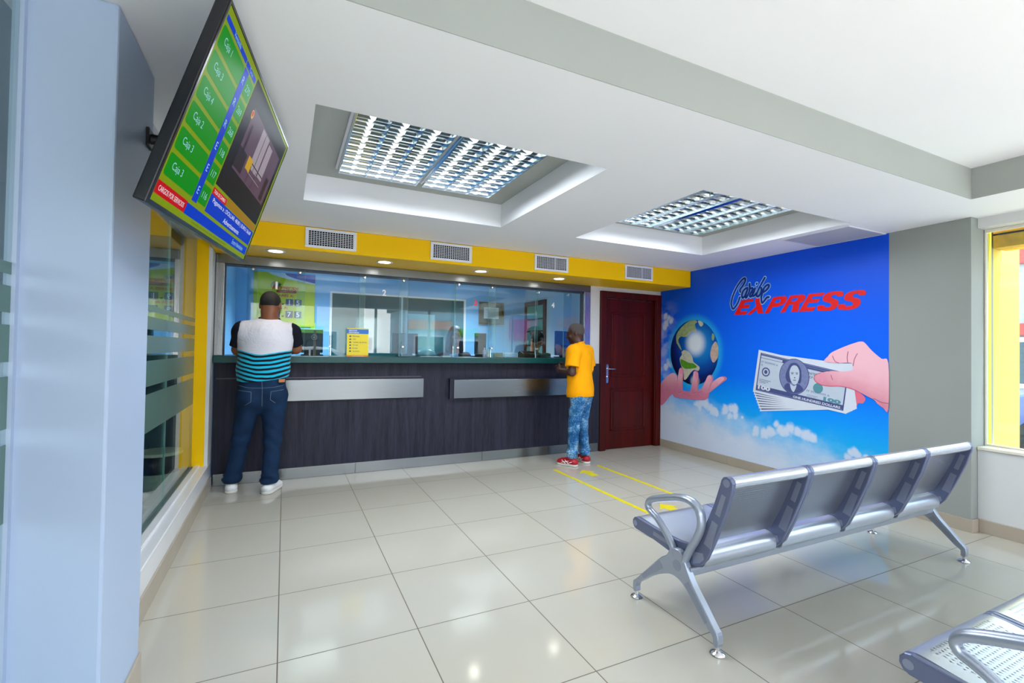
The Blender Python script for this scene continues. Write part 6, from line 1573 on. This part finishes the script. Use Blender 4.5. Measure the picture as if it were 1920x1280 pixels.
# ---- two tellers seated behind the glass
def teller(label, C, face, skin, top, hair, bow, long_hair):
    f = unit((face[0], face[1], 0)); r = np.cross(f, (0, 0, 1)); C = np.array(C, float)
    q = lambda a, b, z: C + r * a + f * b + V3(0, 0, z)
    hb = q(0, .03 + .09 * bow, 1.515 - .055 * bow)
    J = dict(fwd=tuple(f), bulk=0.95, flat=.66, seated=True, pelvis=q(0, -.08, .70), waist=q(0, -.07, .84), chest=q(0, -.04 + .03 * bow, 1.08), neck=q(0, -.01 + .06 * bow, 1.285 - .03 * bow), head=hb, hface=tuple(f * (1 - .45 * bow) - V3(0, 0, .12 + .75 * bow)), hup=(f[0] * .6 * bow, f[1] * .6 * bow, 1), hs=.97,
             shL=q(-.165, -.03 + .03 * bow, 1.215), shR=q(.165, -.03 + .03 * bow, 1.215), elL=q(-.215, .06, .985), elR=q(.215, .06, .985), wrL=q(-.12, .22, 1.06), wrR=q(.12, .22, 1.06),
             hipL=q(-.09, -.06, .68), hipR=q(.09, -.06, .68), knL=q(-.10, .30, .66), knR=q(.10, .30, .66), anL=q(-.10, .28, .30), anR=q(.10, .28, .30), toeL=tuple(f), toeR=tuple(f),
             handL=(f * .8 + r * .4, V3(0, 0, -1), -1, .35), handR=(f * .8 - r * .4, V3(0, 0, -1), 1, .35))
    t, P, ax, RR, R0 = build_person('person', label, tuple(C), J, dict(skin=skin), H=0.008)
    F = Field(q(0, 0, .55) - V3(.45, .45, .1), q(0, 0, 1.25) + V3(.45, .45, .2), 0.008)
    F.cap(J['pelvis'], J['waist'], .160, .150, .03, flat=(f, .7)); F.cap(J['waist'], J['chest'], .150, .160, .04, flat=(f, .7)); F.cap(J['shL'], J['shR'], .074, .074, .05); F.cap(J['chest'], J['neck'] - V3(0, 0, .03), .12, .07, .05, flat=(f, .8))
    for s_ in 'LR': F.cap(J['sh' + s_], J['el' + s_], .064, .056, .02); F.cap(J['el' + s_], J['el' + s_] + (J['wr' + s_] - J['el' + s_]) * .75, .056, .042, .02)
    F.ripple(rip(5, .003, 20, 22, 26)); F.build('jacket', top, t, R0)
    F = Field(q(0, 0, .2) - V3(.5, .5, .05), q(0, 0, .75) + V3(.5, .5, .1), 0.01)
    F.cap(J['pelvis'] + V3(0, 0, -.01), J['pelvis'] + V3(0, 0, .06), .165, .16, .03, flat=(f, .75))
    for s_ in 'LR': F.cap(J['hip' + s_], J['kn' + s_], .095, .072, .03); F.cap(J['kn' + s_], J['an' + s_] + V3(0, 0, .03), .070, .055, .02)
    F.build('trousers', JERSEY_BK, t, R0)
    for s_ in 'LR': shoe('shoe', J['an' + s_], J['toe' + s_], .24, .042, J['an' + s_][2] - .085, (BLACKP, BLACKP), t, R0)
    F = Field(hb - .36, hb + .2, 0.006); s = .97
    F.ell(P(0, -0.012, 0.030), (.090 * s, .108 * s, .100 * s), .02, RR)
    if long_hair:
        for a in (-1, 1):
            F.cap(P(.072 * a, -.012, .01), P(.088 * a, -.02, -.21), .034, .038, .03); F.cap(P(.04 * a, -.065, 0), P(.05 * a, -.075, -.20), .05, .045, .03)
        F.ell(P(0, .085, -.050), (.060, .08, .118), .012, RR, sub=True)
    else:
        F.cap(P(0, -.09, .02), P(0, -.135, .01), .045, .04, .02); F.ell(P(0, .085, -.045), (.066, .075, .110), .012, RR, sub=True)
    F.build('hair', hair, t, R0)
    # stool
    s_ = thing('office_stool', 'black padded stool under the ' + ('long haired' if long_hair else 'head down') + ' teller behind the counter', 'stool', tuple(q(0, -.05, 0)))
    MB().lathe([(0.0, .585), (.16, .585), (.185, .605), (.185, .625), (.0, .63)], (0, 0, -.10), 24).build('seat', BLACKP, s_, smooth=True, sharp=40)
    MB().lathe([(0.0, .0), (.20, .0), (.20, .015), (.03, .04), (.028, .49), (0, .49)], (0, 0, 0), 24).build('pedestal', CHROME, s_, smooth=True, sharp=40)
    MB().tube([(.17 * math.cos(a), .17 * math.sin(a), .21) for a in np.linspace(0, 2 * PI, 28, endpoint=False)], .01, 8, closed=True).build('foot_ring', CHROME, s_, smooth=True)
    fb = MB().box(-.03, .03, -.03, .03, 0, 0)
    return t
teller('person with long dark hair facing out from behind window 3', (2.64, 4.36, 0), (-0.12, -1, 0), SKIN_C, mat('jacket_navy', (24, 26, 48), 0.8), HAIR_DK, 0.0, True)
teller('person with black hair bowing the head over the desk behind window 4', (3.79, 4.33, 0), (.30, -1, 0), SKIN_C, mat('jacket_dark_blue', (34, 44, 72), 0.8), HAIR_BK, 0.75, False)

# --------------------------------------------------------------- outdoors
PAVE = mat('street_paving', (176, 172, 164), 0.8, var=0.08, vscale=1.2, bump=0.2, bscale=12)
b = MB().box(-60, 60, -60, -3.46, -0.35, -0.13).box(5.63, 60, -3.46, 60, -0.35, -0.13)
struct('street', b, PAVE)
# yellow masonry pier and timber head outside the side window
YPIER = mat('pier_yellow', (250, 214, 74), 0.6, var=0.06, vscale=3)
PR = thing('yellow_pier', 'pale yellow masonry pier just outside the side window', 'pier', (5.92, 0.36, -0.13))
MB().box(-0.295, 0.30, -0.26, 0.30, 0.0, 2.75).build('shaft', YPIER, PR, bev=0.01)
MB().box(-0.354, -0.297, -0.285, -0.10, 0.0, 2.75).build('edge_strip', mat('strip_yellow', (248, 216, 40), 0.5), PR, bev=0.004)
sh = thing('window_shutter_box', 'weathered yellow shutter box over the side window outside', 'shutter box', (5.76, -1.6, 2.20))
MB().box(-0.10, 0.12, -1.5, 1.68, 0.0, 0.16).build('casing', mat('weathered_yellow', (206, 160, 10), 0.7, var=0.35, vscale=9), sh, bev=0.005)
MB().box(-0.105, -0.10, -1.5, 1.68, 0.10, 0.112).build('slot_shade', GAP_SHADE, sh)  # raised strip with the slot's shade painted as near-black

def building(name, label, x0, x1, y0, y1, h, wallm, bands, windows, facing, door=None):
    """street house: walls, coloured bands and windows with panes on the side towards the hall"""
    t = thing(name, label, 'building', ((x0 + x1) / 2, (y0 + y1) / 2, -0.13))
    ox, oy = (x0 + x1) / 2, (y0 + y1) / 2
    MB().box(x0 - ox, x1 - ox, y0 - oy, y1 - oy, 0, h).build('wall', wallm, t)
    MB().box(x0 - ox - .2, x1 - ox + .2, y0 - oy - .2, y1 - oy + .2, h, h + 0.25).build('roof', mat('roof_grey', (120, 118, 116), 0.8), t)
    def F_(a, c, z0, z1, d):
        if facing == 'y': return MB().box(a - ox, c - ox, y1 - oy, y1 - oy + d, z0, z1)
        return MB().box(x0 - ox - d, x0 - ox, a - oy, c - oy, z0, z1)
    for (a, c, z0, z1, m, d, nm) in bands: F_(a, c, z0, z1, d).build(nm, m, t)
    for (a, c, z0, z1) in windows:
        fo = F_(a, c, z0, z1, 0.05).build('window', WHITEPL, t); F_(a + .1, c - .1, z0 + .1, z1 - .1, 0.06).build('pane', mat('street_pane', (40, 60, 74), 0.1), fo)
    return t
PINK = mat('facade_pink', (232, 96, 158), 0.7); CREAM = mat('facade_cream', (224, 214, 196), 0.7); LIMEF = mat('facade_lime', (120, 204, 70), 0.7); BRICK = mat('facade_red', (184, 66, 60), 0.7); BLUEF = mat('facade_blue', (90, 130, 190), 0.7); WHITEF = mat('facade_white', (228, 228, 226), 0.7)
building('street_building', 'white shop with a broad pink band across the street, reflected in the counter glass', 11.6, 16.5, -22, -15, 6.0, WHITEF, [(11.9, 16.5, 2.0, 3.15, PINK, .12, 'pink_band'), (11.6, 16.5, 3.2, 3.4, BLUEF, .2, 'canopy')], [(12.4, 13.6, 3.8, 5.2), (14.2, 15.6, 3.8, 5.2), (12.2, 13.6, .2, 1.8), (14, 15.8, .2, 1.8)], 'y')
building('street_building', 'cream house with lime green shop sign across the street', -5, 4.2, -23, -16, 5.2, CREAM, [(1.2, 2.3, 2.1, 2.45, LIMEF, .15, 'sign_band'), (-4.5, -1.5, 2.4, 3.2, BLUEF, .15, 'awning')], [(-4, -2, .6, 2.2), (0, 3, .4, 2.3), (-3.5, -2, 3.6, 4.8), (0.5, 2.5, 3.6, 4.8)], 'y')
building('street_building', 'pale blue kiosk with a lime sign across the street beside the white shop', 6.5, 11.2, -21, -17, 3.6, mat('facade_pale_blue', (176, 204, 224), 0.7), [(9.6, 11.0, 2.2, 2.6, LIMEF, .15, 'sign_band'), (6.7, 9.2, 2.5, 3.0, mat('facade_orange', (226, 150, 110), 0.7), .15, 'awning')], [(7.0, 8.8, .4, 2.2), (9.5, 10.9, .3, 2.0)], 'y')
building('street_building', 'grey workshop with a red band beyond the side window', 15, 24, -9, 5, 4.4, mat('facade_grey', (150, 152, 160), 0.7), [(-9, 5, 3.5, 3.9, BRICK, .12, 'red_band'), (-9, 5, 1.95, 2.2, BRICK, .12, 'red_band')], [(-3, -.5, .8, 1.9), (1, 3.4, .8, 1.9)], 'x')
# parked cars
def car(label, loc, rz, paint):
    t = thing('car', label, 'car', loc, rz)
    prof = [(-2.1, .28), (-2.15, .62), (-1.95, .86), (-1.35, .95), (-.85, 1.38), (.75, 1.42), (1.35, 1.0), (2.0, .86), (2.12, .6), (2.08, .28)]
    MB().prism(spline(prof, True, 3), -.82, .82, 'y').build('body', paint, t, bev=.06, seg=3)
    g = mat('car_window', (18, 24, 30), 0.08)
    for s in (-.825, .815):
        MB().prism([(-1.2, .96), (-.8, 1.30), (-.05, 1.33), (-.05, .96)], s, s + .012, 'y').build('side_window', g, t); MB().prism([(.02, .96), (.02, 1.33), (.70, 1.34), (1.15, .98)], s, s + .012, 'y').build('side_window', g, t)
    MB().prism([(1.32, 1.04), (1.36, 1.02), (.84, 1.40), (.80, 1.40)], -.66, .66, 'y').build('windscreen', g, t)
    for x in (-1.3, 1.3):
        for y in (-.80, .80):
            MB().lathe([(0, -.1), (.20, -.1), (.30, -.09), (.31, 0), (.30, .09), (.20, .1), (0, .1)], (x, y, .31), 24, 'y').build('wheel', mat('tyre', (18, 18, 19), 0.8), t, smooth=True, sharp=50)
    for y in (-.62, .62):
        MB().box(-2.17, -2.10, y - .14, y + .14, .62, .78).build('tail_light', mat('tail_red', (200, 16, 40), 0.2), t, bev=.02)
        MB().box(2.05, 2.14, y - .16, y + .16, .58, .72).build('headlight', mat('headlight', (230, 232, 236), 0.1), t, bev=.02)
    return t
car('blue car parked outside the side window', (10.2, -0.5, -0.13), math.radians(70), mat('car_blue', (44, 66, 130), 0.25, coat=.6))
car('white car parked on the street in front of the cream house', (1.5, -12.0, -0.13), 0.0, mat('car_white', (226, 228, 230), 0.25, coat=.6))

# ------------------------------------------------------ daylight and camera
W = bpy.data.worlds.new('sky'); SC.world = W; W.use_nodes = True
nt = W.node_tree; bg = nt.nodes['Background']
tc = nt.nodes.new('ShaderNodeTexCoord'); sep = nt.nodes.new('ShaderNodeSeparateXYZ'); nt.links.new(tc.outputs['Generated'], sep.inputs[0])
cr = nt.nodes.new('ShaderNodeValToRGB'); e = cr.color_ramp.elements
e[0].position = 0.0; e[0].color = (0.98, 0.98, 0.97, 1); e[1].position = 0.7; e[1].color = (0.52, 0.68, 0.95, 1)
nt.links.new(sep.outputs['Z'], cr.inputs[0]); nt.links.new(cr.outputs[0], bg.inputs['Color']); bg.inputs['Strength'].default_value = SKY
sun = bpy.data.lights.new('sun', 'SUN'); sun.energy = SUN; sun.angle = math.radians(0.6); sun.color = (1.0, 0.88, 0.72)
so = bpy.data.objects.new('sun', sun); COL.objects.link(so)
so.rotation_euler = Vector((-0.10, 0.60, -0.78)).to_track_quat('-Z', 'Y').to_euler()

cam = bpy.data.cameras.new('camera'); co = bpy.data.objects.new('camera', cam); COL.objects.link(co); SC.camera = co
yaw, pitch, roll = 0.449222086, 0.0166436060, 0.0158051854
fwd = Vector((math.sin(yaw), math.cos(yaw), 0)); rgt = Vector((math.cos(yaw), -math.sin(yaw), 0)); up = Vector((0, 0, 1))
f_ = fwd * math.cos(pitch) + up * math.sin(pitch); u_ = up * math.cos(pitch) - fwd * math.sin(pitch)
r_ = rgt * math.cos(roll) + u_ * math.sin(roll); u3 = u_ * math.cos(roll) - rgt * math.sin(roll)
frame_obj(co, r_, u3, -f_, (0.599176852, -1.63084267, 1.33723053))
cam.sensor_fit = 'HORIZONTAL'; cam.sensor_width = 36.0; cam.lens = 883.803737 / 1920 * 36; cam.clip_start = 0.02; cam.clip_end = 300

SC.view_settings.view_transform = 'Standard'; SC.view_settings.look = 'None'; SC.view_settings.gamma = 1.0; SC.view_settings.use_curve_mapping = False
SC.view_settings.exposure = EXPOSURE
cy = SC.cycles
cy.use_denoising = True; cy.use_adaptive_sampling = True; cy.adaptive_threshold = 0.06; cy.max_bounces = 8; cy.diffuse_bounces = 4; cy.glossy_bounces = 4; cy.transmission_bounces = 6; cy.transparent_max_bounces = 20
cy.sample_clamp_indirect = 6.0; cy.caustics_reflective = False; cy.caustics_refractive = False
